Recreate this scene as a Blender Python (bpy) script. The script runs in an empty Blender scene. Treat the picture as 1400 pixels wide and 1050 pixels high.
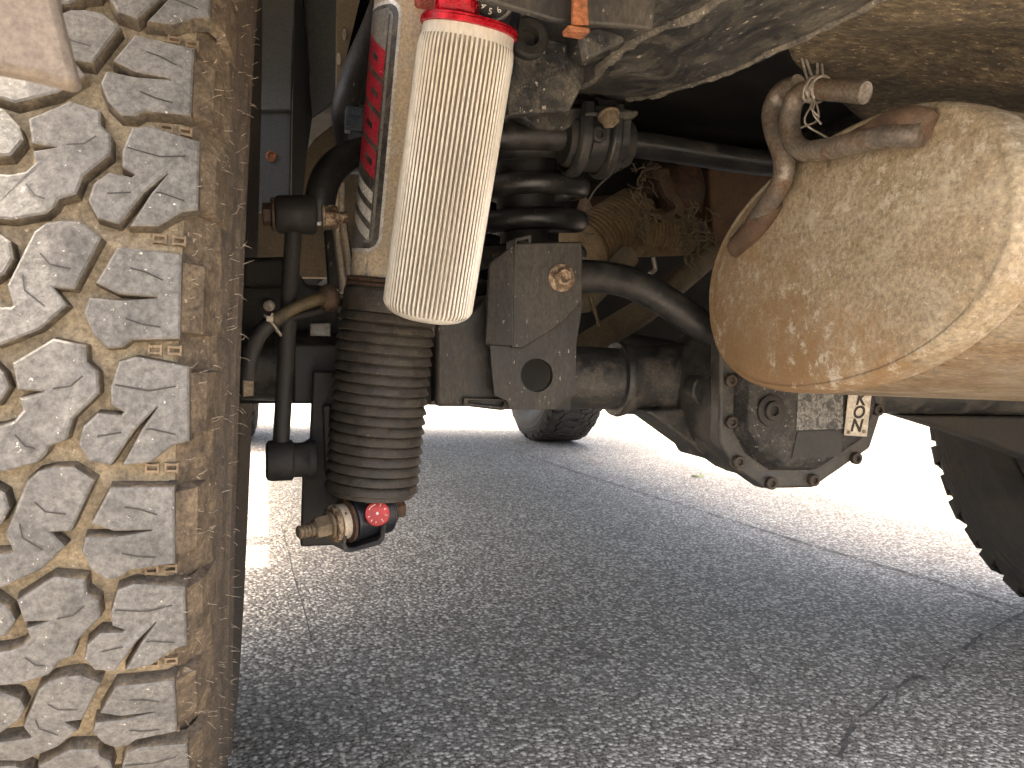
import bpy, bmesh, math, random
from math import sin, cos, pi, radians, sqrt, atan2
from mathutils import Vector, Matrix
from mathutils.geometry import tessellate_polygon

S = bpy.context.scene
C = S.collection
random.seed(7)

# ------------------------------------------------------------------ camera
# World: X to the right, Y towards the front of the vehicle, Z up, metres. The camera crouches behind the left rear tyre.
F_PX = 1050.0
YAW, PITCH, ROLL = radians(18), radians(2.6), radians(2.9)
CAM = Vector((0, 0, .46))
fwd = Vector((sin(YAW) * cos(PITCH), cos(YAW) * cos(PITCH), -sin(PITCH)))
r0 = Vector((cos(YAW), -sin(YAW), 0))
u0 = r0.cross(fwd)
rgt = cos(ROLL) * r0 + sin(ROLL) * u0
up = -sin(ROLL) * r0 + cos(ROLL) * u0
cam_data = bpy.data.cameras.new('camera')
cam = bpy.data.objects.new('camera', cam_data)
C.objects.link(cam)
cam.matrix_world = Matrix(((rgt.x, up.x, -fwd.x, CAM.x), (rgt.y, up.y, -fwd.y, CAM.y), (rgt.z, up.z, -fwd.z, CAM.z), (0, 0, 0, 1)))
cam_data.sensor_fit = 'HORIZONTAL'
cam_data.sensor_width = 36
cam_data.lens = 36 * F_PX / 1400
cam_data.clip_start = .02
cam_data.clip_end = 2000
cam_data.dof.use_dof = True
cam_data.dof.focus_distance = .62
cam_data.dof.aperture_fstop = 32
S.camera = cam

# ------------------------------------------------------------------ sky, sun, exposure
TO_SUN = Vector((-.30, -.06, 1.0)).normalized()
world = bpy.data.worlds.new('World')
S.world = world
world.use_nodes = True
wn, wl = world.node_tree.nodes, world.node_tree.links
wn.clear()
sky = wn.new('ShaderNodeTexSky'); sky.sky_type = 'NISHITA'; sky.sun_disc = False
sky.sun_elevation = math.asin(TO_SUN.z)
sky.sun_rotation = atan2(TO_SUN.x, TO_SUN.y)
sky.air_density = 1.0; sky.dust_density = 9.0; sky.ozone_density = .4
bg = wn.new('ShaderNodeBackground'); bg.inputs['Strength'].default_value = .15
wo = wn.new('ShaderNodeOutputWorld')
wl.new(sky.outputs[0], bg.inputs[0]); wl.new(bg.outputs[0], wo.inputs[0])
sun_data = bpy.data.lights.new('sun', 'SUN')
sun_data.energy = 2.1
sun_data.angle = radians(.6)
sun_data.color = (1.0, .93, .82)
sun = bpy.data.objects.new('sun', sun_data)
C.objects.link(sun)
sun.location = (0, 0, 20)
sun.rotation_euler = TO_SUN.to_track_quat('Z', 'Y').to_euler()
S.view_settings.view_transform = 'Standard'
S.view_settings.look = 'None'
S.view_settings.gamma = 1
S.view_settings.use_curve_mapping = False
S.view_settings.use_white_balance = True      # the phone balanced for the open shade
S.view_settings.white_balance_temperature = 7150
S.view_settings.exposure = 2.95
S.render.engine = 'CYCLES'
S.cycles.max_bounces = 8
S.cycles.diffuse_bounces = 5
S.cycles.use_denoising = True


# ------------------------------------------------------------------ helpers: points measured off the photograph (1400 x 1050)
def ray(x, y):
    return fwd + rgt * ((x - 700) / F_PX) + up * ((525 - y) / F_PX)


def at(x, y, Y):
    d = ray(x, y); return CAM + d * ((Y - CAM.y) / d.y)


def atx(x, y, X):
    d = ray(x, y); return CAM + d * ((X - CAM.x) / d.x)


def ground_at(x, y):
    d = ray(x, y); return CAM + d * (-CAM.z / d.z)


# ------------------------------------------------------------------ helpers: materials
def srgb(r, g, b):
    f = lambda c: (c / 12.92 if c <= .04045 else ((c + .055) / 1.055) ** 2.4)
    return (f(r / 255), f(g / 255), f(b / 255))


def mat(name, base, dirt=None, amt=.5, soft=.15, scale=14, rough=(.45, .8), metal=0, speck=None, speck_amt=.3, speck_scale=260,
        bump=.25, bump_scale=240, depth=.0008, stretch=(1, 1, 1), vary=.25, spec=.5, rnd=False, grain=.3, grain_scale=380):
    m = bpy.data.materials.new(name)
    m.use_nodes = True
    N, L = m.node_tree.nodes, m.node_tree.links
    b = N['Principled BSDF']
    b.inputs['Specular IOR Level'].default_value = spec
    tc = N.new('ShaderNodeTexCoord')
    mp = N.new('ShaderNodeMapping'); mp.inputs['Scale'].default_value = stretch
    L.new(tc.outputs['Object'], mp.inputs[0])
    vec = mp.outputs[0]
    if rnd:
        oi = N.new('ShaderNodeObjectInfo')
        ml = N.new('ShaderNodeMath'); ml.operation = 'MULTIPLY'; ml.inputs[1].default_value = 37.0
        L.new(oi.outputs['Random'], ml.inputs[0])
        ad = N.new('ShaderNodeVectorMath'); ad.operation = 'ADD'
        L.new(vec, ad.inputs[0]); L.new(ml.outputs[0], ad.inputs[1])
        vec = ad.outputs[0]

    def noise(sc, det=8, ro=.65, dist=0):
        n = N.new('ShaderNodeTexNoise')
        n.inputs['Scale'].default_value = sc; n.inputs['Detail'].default_value = det
        n.inputs['Roughness'].default_value = ro; n.inputs['Distortion'].default_value = dist
        L.new(vec, n.inputs['Vector'])
        return n.outputs['Fac']

    def rng(v, a, c, d=0., e=1., smooth=True):
        n = N.new('ShaderNodeMapRange')
        if smooth: n.interpolation_type = 'SMOOTHSTEP'
        for i, q in zip((1, 2, 3, 4), (a, c, d, e)): n.inputs[i].default_value = q
        L.new(v, n.inputs[0])
        return n.outputs[0]

    def mix(f, a, c):
        n = N.new('ShaderNodeMix'); n.data_type = 'RGBA'
        if isinstance(f, float): n.inputs[0].default_value = f
        else: L.new(f, n.inputs[0])
        for i, q in ((6, a), (7, c)):
            if isinstance(q, tuple): n.inputs[i].default_value = (*q, 1)
            else: L.new(q, n.inputs[i])
        return n.outputs[2]
    big = noise(scale * .45, 5, .6)
    lo = tuple(c * (1 - vary) for c in base); hi = tuple(min(1, c * (1 + vary)) for c in base)
    col = mix(rng(big, .3, .7), lo, hi)
    fac = None
    if dirt:
        t = .5 + (.5 - amt) * .45
        fac = rng(noise(scale, 9, .68, .6), t - soft, t + soft)
        col = mix(fac, col, dirt)
    if speck:
        sf = rng(noise(speck_scale, 3, .6), .72 - speck_amt * .25, .76 - speck_amt * .2)
        col = mix(sf, col, speck)
    if grain:
        gn = N.new('ShaderNodeMix'); gn.data_type = 'RGBA'; gn.blend_type = 'MULTIPLY'; gn.inputs[0].default_value = 1
        L.new(col, gn.inputs[6]); L.new(rng(noise(grain_scale, 4, .75), .32, .68, 1 - grain, 1 + grain, False), gn.inputs[7])
        col = gn.outputs[2]
    L.new(col, b.inputs['Base Color'])
    b.inputs['Metallic'].default_value = metal
    if fac is not None:
        L.new(rng(fac, 0, 1, rough[0], rough[1], False), b.inputs['Roughness'])
        if metal:
            L.new(rng(fac, 0, 1, metal, 0, False), b.inputs['Metallic'])
    else:
        L.new(rng(big, .3, .7, rough[0], rough[1], False), b.inputs['Roughness'])
    if bump:
        bp = N.new('ShaderNodeBump'); bp.inputs['Strength'].default_value = bump; bp.inputs['Distance'].default_value = depth
        L.new(noise(bump_scale, 6, .7), bp.inputs['Height'])
        L.new(bp.outputs[0], b.inputs['Normal'])
    return m


DUST = (.32, .24, .15)
M = {}
M['black'] = mat('black_paint', (.013, .013, .014), (.055, .048, .04), .30, .2, 22, (.32, .75), speck=(.2, .17, .13), speck_amt=.16, bump=.35)
M['frame'] = mat('frame_coating', (.020, .0205, .022), (.105, .094, .075), .40, .17, 40, (.4, .85), speck=(.32, .28, .22), speck_amt=.3, speck_scale=180, bump=.9, bump_scale=110, depth=.0018, stretch=(1.2, .4, 1), grain=.5, spec=.35)
M['axle'] = mat('axle_paint', (.022, .0215, .021), (.085, .074, .06), .38, .14, 40, (.42, .8), speck=(.22, .18, .13), speck_amt=.18, bump=.7, bump_scale=120, depth=.0012, grain=.4)
M['bracket'] = mat('bracket_paint', (.022, .021, .0205), (.07, .06, .048), .34, .2, 20, (.42, .75), speck=(.24, .21, .17), speck_amt=.16, bump=.3, stretch=(1, 1, .4), grain=.38, spec=.35)
M['deep'] = mat('underbody_black', (.012, .012, .012), (.04, .033, .025), .4, .2, 9, (.6, .9), bump=.2)
M['rubber'] = mat('bushing_rubber', (.013, .012, .012), (.04, .034, .027), .4, .2, 40, (.6, .9), bump=.3)
M['boot'] = mat('boot_rubber', (.027, .024, .021), (.075, .06, .044), .42, .25, 90, (.45, .85), speck=(.18, .145, .11), speck_amt=.16, bump=.5, grain=.35)
M['tread'] = mat('worn_tread_rubber', (.118, .115, .112), (.16, .154, .145), .42, .2, 60, (.8, .95), speck=(.5, .48, .45), speck_amt=.16, speck_scale=360, bump=.8, bump_scale=420, depth=.001, rnd=True, grain=.36, grain_scale=300, spec=.25)
M['tread_side'] = mat('tread_wall_rubber', (.055, .047, .039), (.16, .128, .09), .42, .2, 70, (.75, .95), bump=.5, rnd=True, grain=.4, spec=.2)
M['sipe'] = mat('sipe_shade', (.02, .018, .016), None, bump=0)  # dark tone painted for the shade inside the slits
M['groove'] = mat('dusty_groove_rubber', (.15, .12, .084), (.29, .235, .16), .6, .2, 60, (.8, .95), speck=(.4, .34, .25), speck_amt=.2, bump=.7, bump_scale=300, grain=.4, spec=.2)
M['sidewall'] = mat('dusty_sidewall_rubber', (.042, .032, .025), (.10, .075, .053), .5, .2, 110, (.65, .95), bump=.9, bump_scale=200, depth=.0015, speck=(.24, .19, .15), speck_amt=.22, grain=.42)
M['shoulder'] = mat('dusty_shoulder_rubber', (.065, .050, .038), (.165, .125, .085), .5, .2, 90, (.7, .95), bump=.8, bump_scale=220, speck=(.28, .22, .16), speck_amt=.22, rnd=True, grain=.42, spec=.25)
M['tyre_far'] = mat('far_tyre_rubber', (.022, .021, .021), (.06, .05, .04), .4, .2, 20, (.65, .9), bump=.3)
M['hair'] = mat('rubber_spew', (.05, .04, .03), (.30, .25, .19), .5, .1, 300, (.6, .9), bump=0)
M['silver'] = mat('dusty_shock_body', (.50, .47, .42), (.56, .46, .33), .66, .10, 80, (.35, .9), metal=.5, speck=(.17, .13, .09), speck_amt=.22, speck_scale=330, bump=.6, bump_scale=420, grain=.3)
M['fin'] = mat('dusty_aluminium_fins', (.58, .565, .53), (.57, .515, .43), .55, .25, 30, (.4, .85), metal=.25, bump=.25, bump_scale=500, stretch=(1, 1, .3), grain=.14)
M['fin_groove'] = mat('fin_groove_dirt_and_shade', (.17, .145, .112), (.25, .21, .16), .5, .25, 40, (.8, .95), bump=.2, stretch=(1, 1, .3), grain=.2)  # groove dirt, darkened further to paint in shade between the fins
M['band'] = mat('steel_clamp', (.55, .5, .43), (.45, .36, .25), .45, .2, 60, (.35, .8), metal=.7, bump=.2)
M['red'] = mat('red_anodised', (.58, .008, .022), (.30, .02, .03), .30, .15, 60, (.25, .5), metal=.55, bump=.3, bump_scale=300)
M['dial_red'] = mat('red_dial', (.44, .018, .011), (.28, .03, .018), .3, .2, 90, (.35, .55), bump=.1)
M['white'] = mat('white_print', (.72, .69, .64), None, bump=0)
M['grey_cast'] = mat('grey_cast_metal', (.22, .215, .20), (.14, .125, .105), .45, .2, 60, (.4, .75), metal=.5, bump=.4, speck=(.45, .4, .33), speck_amt=.12)
M['cover'] = mat('cast_cover_paint', (.018, .0175, .017), (.07, .066, .06), .38, .14, 70, (.45, .8), speck=(.2, .18, .15), speck_amt=.3, bump=.7, bump_scale=160, depth=.0012, grain=.45, spec=.3)
M['cover_bolt'] = mat('grimy_bolt', (.02, .016, .014), (.06, .04, .028), .45, .2, 120, (.5, .85), bump=.5)
M['patch_grey'] = mat('scuffed_grey_patch', (.05, .049, .047), (.19, .185, .175), .52, .07, 120, (.6, .85), bump=.4, grain=.5)
M['patch_dark'] = mat('dark_label_residue', (.012, .012, .012), (.035, .034, .032), .4, .2, 60, (.5, .8), bump=.3)
M['navy'] = mat('dark_blue_anodised', (.010, .012, .018), (.03, .03, .034), .3, .2, 40, (.3, .6), metal=.2)
M['decal_black'] = mat('decal_black', (.035, .035, .034), (.17, .16, .145), .42, .18, 50, (.3, .6), speck=(.4, .38, .34), speck_amt=.1, bump=0)
M['decal_grey'] = mat('decal_grey', (.20, .195, .185), (.3, .28, .25), .4, .2, 60, (.3, .6), bump=0)
M['decal_silver'] = mat('decal_silver', (.70, .69, .66), (.5, .47, .42), .36, .2, 70, (.25, .6), metal=.2, bump=0)
M['decal_red'] = mat('decal_red', (.50, .022, .05), (.36, .06, .08), .4, .16, 80, (.35, .6), speck=(.6, .4, .38), speck_amt=.16, bump=0)
M['rust'] = mat('rusty_bolt', (.10, .055, .03), (.38, .29, .2), .48, .12, 160, (.5, .9), metal=.35, bump=.8, bump_scale=500, grain=.45, grain_scale=600)
M['rustdark'] = mat('dark_rusted_steel', (.035, .022, .016), (.11, .055, .03), .45, .15, 90, (.6, .95), bump=.6, grain=.4)
M['orange_rust'] = mat('orange_rust', (.30, .10, .035), (.14, .055, .028), .45, .15, 110, (.6, .9), bump=.7, grain=.45)
M['plated'] = mat('dirty_zinc_plating', (.25, .195, .13), (.12, .085, .055), .45, .2, 140, (.4, .85), metal=.5, bump=.5, bump_scale=500)
M['muffler'] = mat('dusty_rusted_muffler', (.30, .245, .17), (.22, .165, .10), .42, .2, 22, (.6, .9), speck=(.41, .36, .28), speck_amt=.3, speck_scale=330, bump=.9, bump_scale=190, depth=.0015, grain=.42, grain_scale=240)


def rust_mottle(m, rust, crust):
    """rust that has crept in from the lower far edge of the cap, and pale crusts of dried mud"""
    N, L = m.node_tree.nodes, m.node_tree.links
    b = N['Principled BSDF']
    src = b.inputs['Base Color'].links[0].from_socket
    tc = N.new('ShaderNodeTexCoord')
    sx = N.new('ShaderNodeSeparateXYZ'); L.new(tc.outputs['Object'], sx.inputs[0])

    def nz(sc, det, ro):
        n = N.new('ShaderNodeTexNoise'); n.inputs['Scale'].default_value = sc; n.inputs['Detail'].default_value = det; n.inputs['Roughness'].default_value = ro
        L.new(tc.outputs['Object'], n.inputs['Vector']); return n.outputs['Fac']

    def mt(op, a, c):
        n = N.new('ShaderNodeMath'); n.operation = op
        for i, q in ((0, a), (1, c)):
            if isinstance(q, (int, float)): n.inputs[i].default_value = q
            else: L.new(q, n.inputs[i])
        return n.outputs[0]

    def sm(v, a, c, e=1.):
        n = N.new('ShaderNodeMapRange'); n.interpolation_type = 'SMOOTHSTEP'
        for i, q in zip((1, 2, 3, 4), (a, c, 0, e)): n.inputs[i].default_value = q
        L.new(v, n.inputs[0]); return n.outputs[0]

    def mx(f, a, c):
        n = N.new('ShaderNodeMix'); n.data_type = 'RGBA'; L.new(f, n.inputs[0])
        for i, q in ((6, a), (7, c)):
            if isinstance(q, tuple): n.inputs[i].default_value = (*q, 1)
            else: L.new(q, n.inputs[i])
        return n.outputs[2]
    bias = mt('ADD', mt('MULTIPLY', mt('SUBTRACT', sx.outputs[1], .52), 1.1), mt('MULTIPLY', mt('SUBTRACT', .52, sx.outputs[2]), 2.2))
    f = sm(mt('ADD', nz(16, 9, .72), bias), .36, .72, .9)
    col = mx(f, src, rust)
    cr = mt('MULTIPLY', sm(nz(70, 8, .8), .52, .62, .9), sm(nz(9, 3, .5), .36, .58))
    col = mx(cr, col, crust)
    col = mx(sm(nz(38, 2, .5), .70, .76, .7), col, (.09, .06, .035))
    L.new(col, b.inputs['Base Color'])


rust_mottle(M['muffler'], (.225, .13, .057), (.45, .40, .32))
M['muffler_shell'] = mat('dusty_muffler_shell', (.22, .175, .12), (.15, .098, .052), .48, .12, 22, (.55, .9), speck=(.36, .30, .22), speck_amt=.25, speck_scale=300, bump=.6, stretch=(.3, 1, 1), grain=.45)
M['hanger'] = mat('hanger_rod_steel', (.19, .165, .14), (.10, .058, .03), .45, .12, 60, (.3, .75), metal=.5, speck=(.06, .045, .03), speck_amt=.3, bump=.5, grain=.4)
M['weld'] = mat('brown_weld', (.07, .045, .032), (.13, .08, .05), .5, .2, 60, (.5, .85), metal=.3, bump=.5)
M['shield'] = mat('dusty_heat_shield', (.055, .042, .027), (.15, .112, .066), .52, .16, 60, (.75, .95), speck=(.33, .26, .165), speck_amt=.45, speck_scale=240, bump=1, bump_scale=170, depth=.004, stretch=(.5, 1.3, 1), grain=.6, grain_scale=200)
M['wrap'] = mat('basalt_exhaust_wrap', (.12, .08, .042), (.21, .145, .075), .5, .2, 60, (.8, .95), bump=.7, bump_scale=400, grain=.4)
M['frayed'] = mat('frayed_wrap_fibre', (.10, .075, .045), (.19, .15, .095), .5, .2, 60, (.85, .95), bump=0)
M['exhaust'] = mat('rust_brown_exhaust', (.075, .038, .022), (.13, .075, .042), .5, .15, 40, (.65, .9), bump=.6, grain=.35)
M['browntube'] = mat('dusty_brown_tube', (.13, .10, .07), (.22, .17, .11), .5, .2, 16, (.6, .9), bump=.4)
M['liner'] = mat('grey_body_liner', (.085, .087, .088), (.12, .115, .10), .4, .25, 7, (.55, .75), bump=.1, vary=.12)
M['liner_blue'] = mat('blue_grey_liner', (.052, .055, .060), (.085, .085, .082), .35, .25, 7, (.5, .7), bump=.1)
M['tan_panel'] = mat('dusty_tan_panel', (.13, .10, .065), (.25, .19, .12), .55, .3, 10, (.7, .9), bump=.2)
M['flap'] = mat('dusty_mud_flap', (.11, .088, .07), (.155, .125, .10), .5, .3, 12, (.7, .9), bump=.3)
M['hose'] = mat('yellow_brown_hose', (.105, .075, .033), (.05, .04, .025), .45, .2, 60, (.5, .8), bump=.3)
M['nylon'] = mat('nylon_tie', (.42, .38, .32), (.25, .2, .15), .4, .2, 80, (.5, .8), bump=0)
M['wire'] = mat('tie_wire', (.34, .31, .27), (.2, .16, .12), .45, .2, 200, (.35, .7), metal=.6, bump=0)
M['connector'] = mat('blue_connector', (.035, .06, .10), (.12, .13, .14), .4, .2, 60, (.4, .7), bump=.2)
M['bodypaint'] = mat('grey_body_paint', (.10, .105, .11), None, rough=(.25, .35), bump=0, vary=.05)
M['glass'] = mat('dark_glass', (.01, .012, .013), None, rough=(.05, .08), bump=0, vary=.02)
M['lug_text'] = mat('groove_moulding', (.12, .085, .055), (.3, .22, .14), .4, .2, 60, (.7, .9), bump=0)

M['weldline'] = mat('dusty_edge_coating', (.16, .14, .11), (.06, .055, .05), .42, .12, 60, (.6, .9), speck=(.42, .38, .3), speck_amt=.35, speck_scale=260, bump=.8, grain=.5)


def asphalt():
    m = bpy.data.materials.new('worn_asphalt')
    m.use_nodes = True
    N, L = m.node_tree.nodes, m.node_tree.links
    b = N['Principled BSDF']
    tc = N.new('ShaderNodeTexCoord')

    def vor(sc, out, feature='F1', rnd=1.0):
        v = N.new('ShaderNodeTexVoronoi'); v.feature = feature
        v.inputs['Scale'].default_value = sc; v.inputs['Randomness'].default_value = rnd
        L.new(tc.outputs['Object'], v.inputs['Vector'])
        return v.outputs[out]

    def noise(sc, det=6, ro=.6):
        n = N.new('ShaderNodeTexNoise'); n.inputs['Scale'].default_value = sc; n.inputs['Detail'].default_value = det; n.inputs['Roughness'].default_value = ro
        L.new(tc.outputs['Object'], n.inputs['Vector'])
        return n.outputs['Fac']

    def rng(v, a, c, d=0., e=1.):
        n = N.new('ShaderNodeMapRange')
        for i, q in zip((1, 2, 3, 4), (a, c, d, e)): n.inputs[i].default_value = q
        L.new(v, n.inputs[0]); return n.outputs[0]

    def math_(op, a, c):
        n = N.new('ShaderNodeMath'); n.operation = op
        for i, q in ((0, a), (1, c)):
            if isinstance(q, float): n.inputs[i].default_value = q
            else: L.new(q, n.inputs[i])
        return n.outputs[0]

    def mix(f, a, c, mode='MIX'):
        n = N.new('ShaderNodeMix'); n.data_type = 'RGBA'; n.blend_type = mode
        if isinstance(f, float): n.inputs[0].default_value = f
        else: L.new(f, n.inputs[0])
        for i, q in ((6, a), (7, c)):
            if isinstance(q, tuple): n.inputs[i].default_value = (*q, 1)
            else: L.new(q, n.inputs[i])
        return n.outputs[2]
    cell = vor(150, 'Color')
    sep = N.new('ShaderNodeSeparateColor'); L.new(cell, sep.inputs[0])
    dist = vor(150, 'Distance')
    stone = N.new('ShaderNodeValToRGB')
    e = stone.color_ramp.elements
    e[0].position = 0; e[0].color = (.16, .150, .132, 1)
    e[1].position = 1; e[1].color = (.85, .80, .72, 1)
    for p, c in ((.35, (.36, .34, .305, 1)), (.62, (.66, .625, .56, 1)), (.88, (.88, .84, .76, 1))):
        q = e.new(p); q.color = c
    L.new(sep.outputs[0], stone.inputs[0])
    fine = vor(420, 'Color')
    sep2 = N.new('ShaderNodeSeparateColor'); L.new(fine, sep2.inputs[0])
    binder = mix(sep2.outputs[0], (.05, .046, .04), (.36, .335, .295))
    edge = rng(dist, .38, .62)
    nz = rng(noise(55), .38, .62)
    f = math_('MAXIMUM', edge, math_('MULTIPLY', nz, .55))
    col = mix(f, stone.outputs[0], binder)
    big = rng(noise(.9, 4), .35, .7)
    col = mix(big, col, mix(1.0, col, (.80, .80, .80), 'MULTIPLY'))
    mid = rng(noise(7, 5), .45, .75)
    col = mix(mid, col, mix(1.0, col, (.86, .84, .81), 'MULTIPLY'))
    L.new(col, b.inputs['Base Color'])
    b.inputs['Roughness'].default_value = .82
    b.inputs['Specular IOR Level'].default_value = .4
    h = math_('ADD', math_('MULTIPLY', rng(dist, .1, .7, 1, 0), 1.0), math_('MULTIPLY', noise(300, 3), .6))
    h = math_('ADD', h, math_('MULTIPLY', sep.outputs[1], .7))
    bp = N.new('ShaderNodeBump'); bp.inputs['Strength'].default_value = 1.0; bp.inputs['Distance'].default_value = .0032
    L.new(h, bp.inputs['Height']); L.new(bp.outputs[0], b.inputs['Normal'])
    return m


M['asphalt'] = asphalt()
M['seam'] = mat('dark_crack_filler', (.035, .034, .032), (.14, .13, .12), .45, .2, 60, (.8, .95), bump=.5)


# ------------------------------------------------------------------ helpers: geometry
def link(name, me, parent=None):
    o = bpy.data.objects.new(name, me)
    C.objects.link(o)
    if parent is not None:
        o.parent = parent
        if parent.type == 'EMPTY':
            o.matrix_parent_inverse = Matrix.Translation(-parent.location)
    return o


def mk(name, VF, m, parent=None, label=None, smooth=38, bevel=None, mi=None, kind=None, seg=2):
    V, F = VF
    me = bpy.data.meshes.new(name)
    me.from_pydata([tuple(v) for v in V], [], F)
    for q in (m if isinstance(m, (list, tuple)) else [m]):
        me.materials.append(M[q])
    if mi:
        me.polygons.foreach_set('material_index', mi)
    bm = bmesh.new(); bm.from_mesh(me)
    bmesh.ops.recalc_face_normals(bm, faces=bm.faces)
    bm.to_mesh(me); bm.free()
    if smooth:
        me.shade_smooth()
        me.set_sharp_from_angle(angle=radians(smooth))
    o = link(name, me, parent)
    if bevel:
        b = o.modifiers.new('bevel', 'BEVEL'); b.width = bevel; b.segments = seg; b.limit_method = 'ANGLE'; b.angle_limit = radians(35)
    if label: o['label'] = label
    if kind: o['kind'] = kind
    return o


def join(*parts):
    V, F = [], []
    for v, f in parts:
        n = len(V); V += list(v); F += [tuple(i + n for i in q) for q in f]
    return V, F


def spl(pts, k=8):
    P = [Vector(p) for p in pts]
    P = [P[0] * 2 - P[1]] + P + [P[-1] * 2 - P[-2]]
    out = []
    for i in range(1, len(P) - 2):
        a, b, c, d = P[i - 1:i + 3]
        for j in range(k):
            t = j / k
            out.append(.5 * (2 * b + (c - a) * t + (2 * a - 5 * b + 4 * c - d) * t * t + (3 * b - a - 3 * c + d) * t ** 3))
    out.append(P[-2])
    return out


def frames(P):
    T = []
    for i in range(len(P)):
        a = P[max(0, i - 1)]; b = P[min(len(P) - 1, i + 1)]
        T.append((b - a).normalized())
    n = T[0].orthogonal().normalized()
    R = []
    for t in T:
        n = (n - t * n.dot(t)).normalized()
        R.append((n, t.cross(n)))
    return R


def tube(pts, rad, n=16, cap=True, flat=None):
    P = [Vector(p) for p in pts]
    R = frames(P)
    rr = rad if isinstance(rad, (list, tuple)) else [rad] * len(P)
    V, F = [], []
    for p, (a, b), r in zip(P, R, rr):
        for j in range(n):
            w = 2 * pi * j / n
            V.append(p + a * (r * cos(w)) + b * (r * sin(w)))
    for i in range(len(P) - 1):
        for j in range(n):
            F.append((i * n + j, i * n + (j + 1) % n, (i + 1) * n + (j + 1) % n, (i + 1) * n + j))
    if cap:
        F.append(tuple(range(n))); F.append(tuple(range((len(P) - 1) * n, len(P) * n)))
    return V, F


def lathe(p0, d, prof, n=32, cap=True):
    p0 = Vector(p0); d = Vector(d).normalized()
    a = d.orthogonal().normalized(); b = d.cross(a)
    V, F = [], []
    for t, r in prof:
        for j in range(n):
            w = 2 * pi * j / n
            V.append(p0 + d * t + a * (r * cos(w)) + b * (r * sin(w)))
    for i in range(len(prof) - 1):
        for j in range(n):
            F.append((i * n + j, i * n + (j + 1) % n, (i + 1) * n + (j + 1) % n, (i + 1) * n + j))
    if cap:
        F.append(tuple(range(n))); F.append(tuple(range((len(prof) - 1) * n, len(prof) * n)))
    return V, F


def prism(loop, off, holes=()):
    """a flat outline of 3D points, given the depth vector off; holes are loops too"""
    off = Vector(off)
    L3 = [Vector(p) for p in loop]
    H3 = [[Vector(p) for p in h] for h in holes]
    allp = L3 + [p for h in H3 for p in h]
    tris = tessellate_polygon([L3] + H3) if H3 else None
    n = len(allp)
    V = allp + [p + off for p in allp]
    F = []
    if tris:
        for t in tris: F.append(tuple(t)); F.append(tuple(i + n for i in reversed(t)))
    else:
        F.append(tuple(range(n))); F.append(tuple(range(2 * n - 1, n - 1, -1)))
    s = 0
    for h in [L3] + H3:
        k = len(h)
        for i in range(k):
            F.append((s + i, s + (i + 1) % k, n + s + (i + 1) % k, n + s + i))
        s += k
    return V, F


def box(c, s, rot=None):
    V = []
    for x in (-.5, .5):
        for y in (-.5, .5):
            for z in (-.5, .5):
                v = Vector((x * s[0], y * s[1], z * s[2]))
                if rot: v = rot @ v
                V.append(Vector(c) + v)
    return V, [(0, 1, 3, 2), (4, 6, 7, 5), (0, 4, 5, 1), (2, 3, 7, 6), (0, 2, 6, 4), (1, 5, 7, 3)]


def bx(x0, x1, y0, y1, z0, z1):
    return box(((x0 + x1) / 2, (y0 + y1) / 2, (z0 + z1) / 2), (x1 - x0, y1 - y0, z1 - z0))


def circle(c, u, v, r, n=24, ph=0):
    return [Vector(c) + Vector(u) * (r * cos(2 * pi * i / n + ph)) + Vector(v) * (r * sin(2 * pi * i / n + ph)) for i in range(n)]


def hexbolt(p, d, r, h, wr=None, wh=None, dish=True):
    """hex head of across-corner radius r standing on p, pointing along d, on a washer flange"""
    d = Vector(d).normalized(); p = Vector(p)
    a = d.orthogonal().normalized(); b = d.cross(a)
    parts = []
    t = 0
    if wr:
        wh = wh or h * .28
        parts.append(lathe(p, d, [(0, wr), (wh * .7, wr), (wh, wr * .9)], 24)); t = wh * .9
    o = p + d * t
    lo = circle(o, a, b, r, 6); mid = circle(o + d * (h * .82), a, b, r, 6); hi = circle(o + d * h, a, b, r * .86, 6)
    V = lo + mid + hi; F = []
    for k in (0, 6):
        for i in range(6): F.append((k + i, k + (i + 1) % 6, k + 6 + (i + 1) % 6, k + 6 + i))
    if dish:
        inn = circle(o + d * h, a, b, r * .6, 6); dn = circle(o + d * (h * .8), a, b, r * .5, 6)
        V += inn + dn
        for k in (12, 18):
            for i in range(6): F.append((k + i, k + (i + 1) % 6, k + 6 + (i + 1) % 6, k + 6 + i))
        F.append(tuple(range(24, 30)))
    else:
        F.append(tuple(range(12, 18)))
    parts.append((V, F))
    return join(*parts)


def text_vf(txt, size, o, u, v, depth=.0004, shear=0, bold=0):
    cu = bpy.data.curves.new('t', 'FONT'); cu.body = txt; cu.size = size; cu.extrude = depth; cu.shear = shear
    cu.align_x = 'CENTER'; cu.align_y = 'CENTER'; cu.resolution_u = 3; cu.offset = bold
    ob = bpy.data.objects.new('t', cu)
    me = bpy.data.meshes.new_from_object(ob)
    u = Vector(u).normalized(); v = Vector(v).normalized(); w = u.cross(v); o = Vector(o)
    V = [o + u * p.co.x + v * p.co.y + w * p.co.z for p in me.vertices]
    F = [tuple(p.vertices) for p in me.polygons]
    bpy.data.objects.remove(ob); bpy.data.curves.remove(cu); bpy.data.meshes.remove(me)
    return V, F


# ------------------------------------------------------------------ ground
g = mk('ground', ([(-300, -300, 0), (300, -300, 0), (300, 300, 0), (-300, 300, 0)], [(0, 1, 2, 3)]), 'asphalt', smooth=0, kind='structure')


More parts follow.
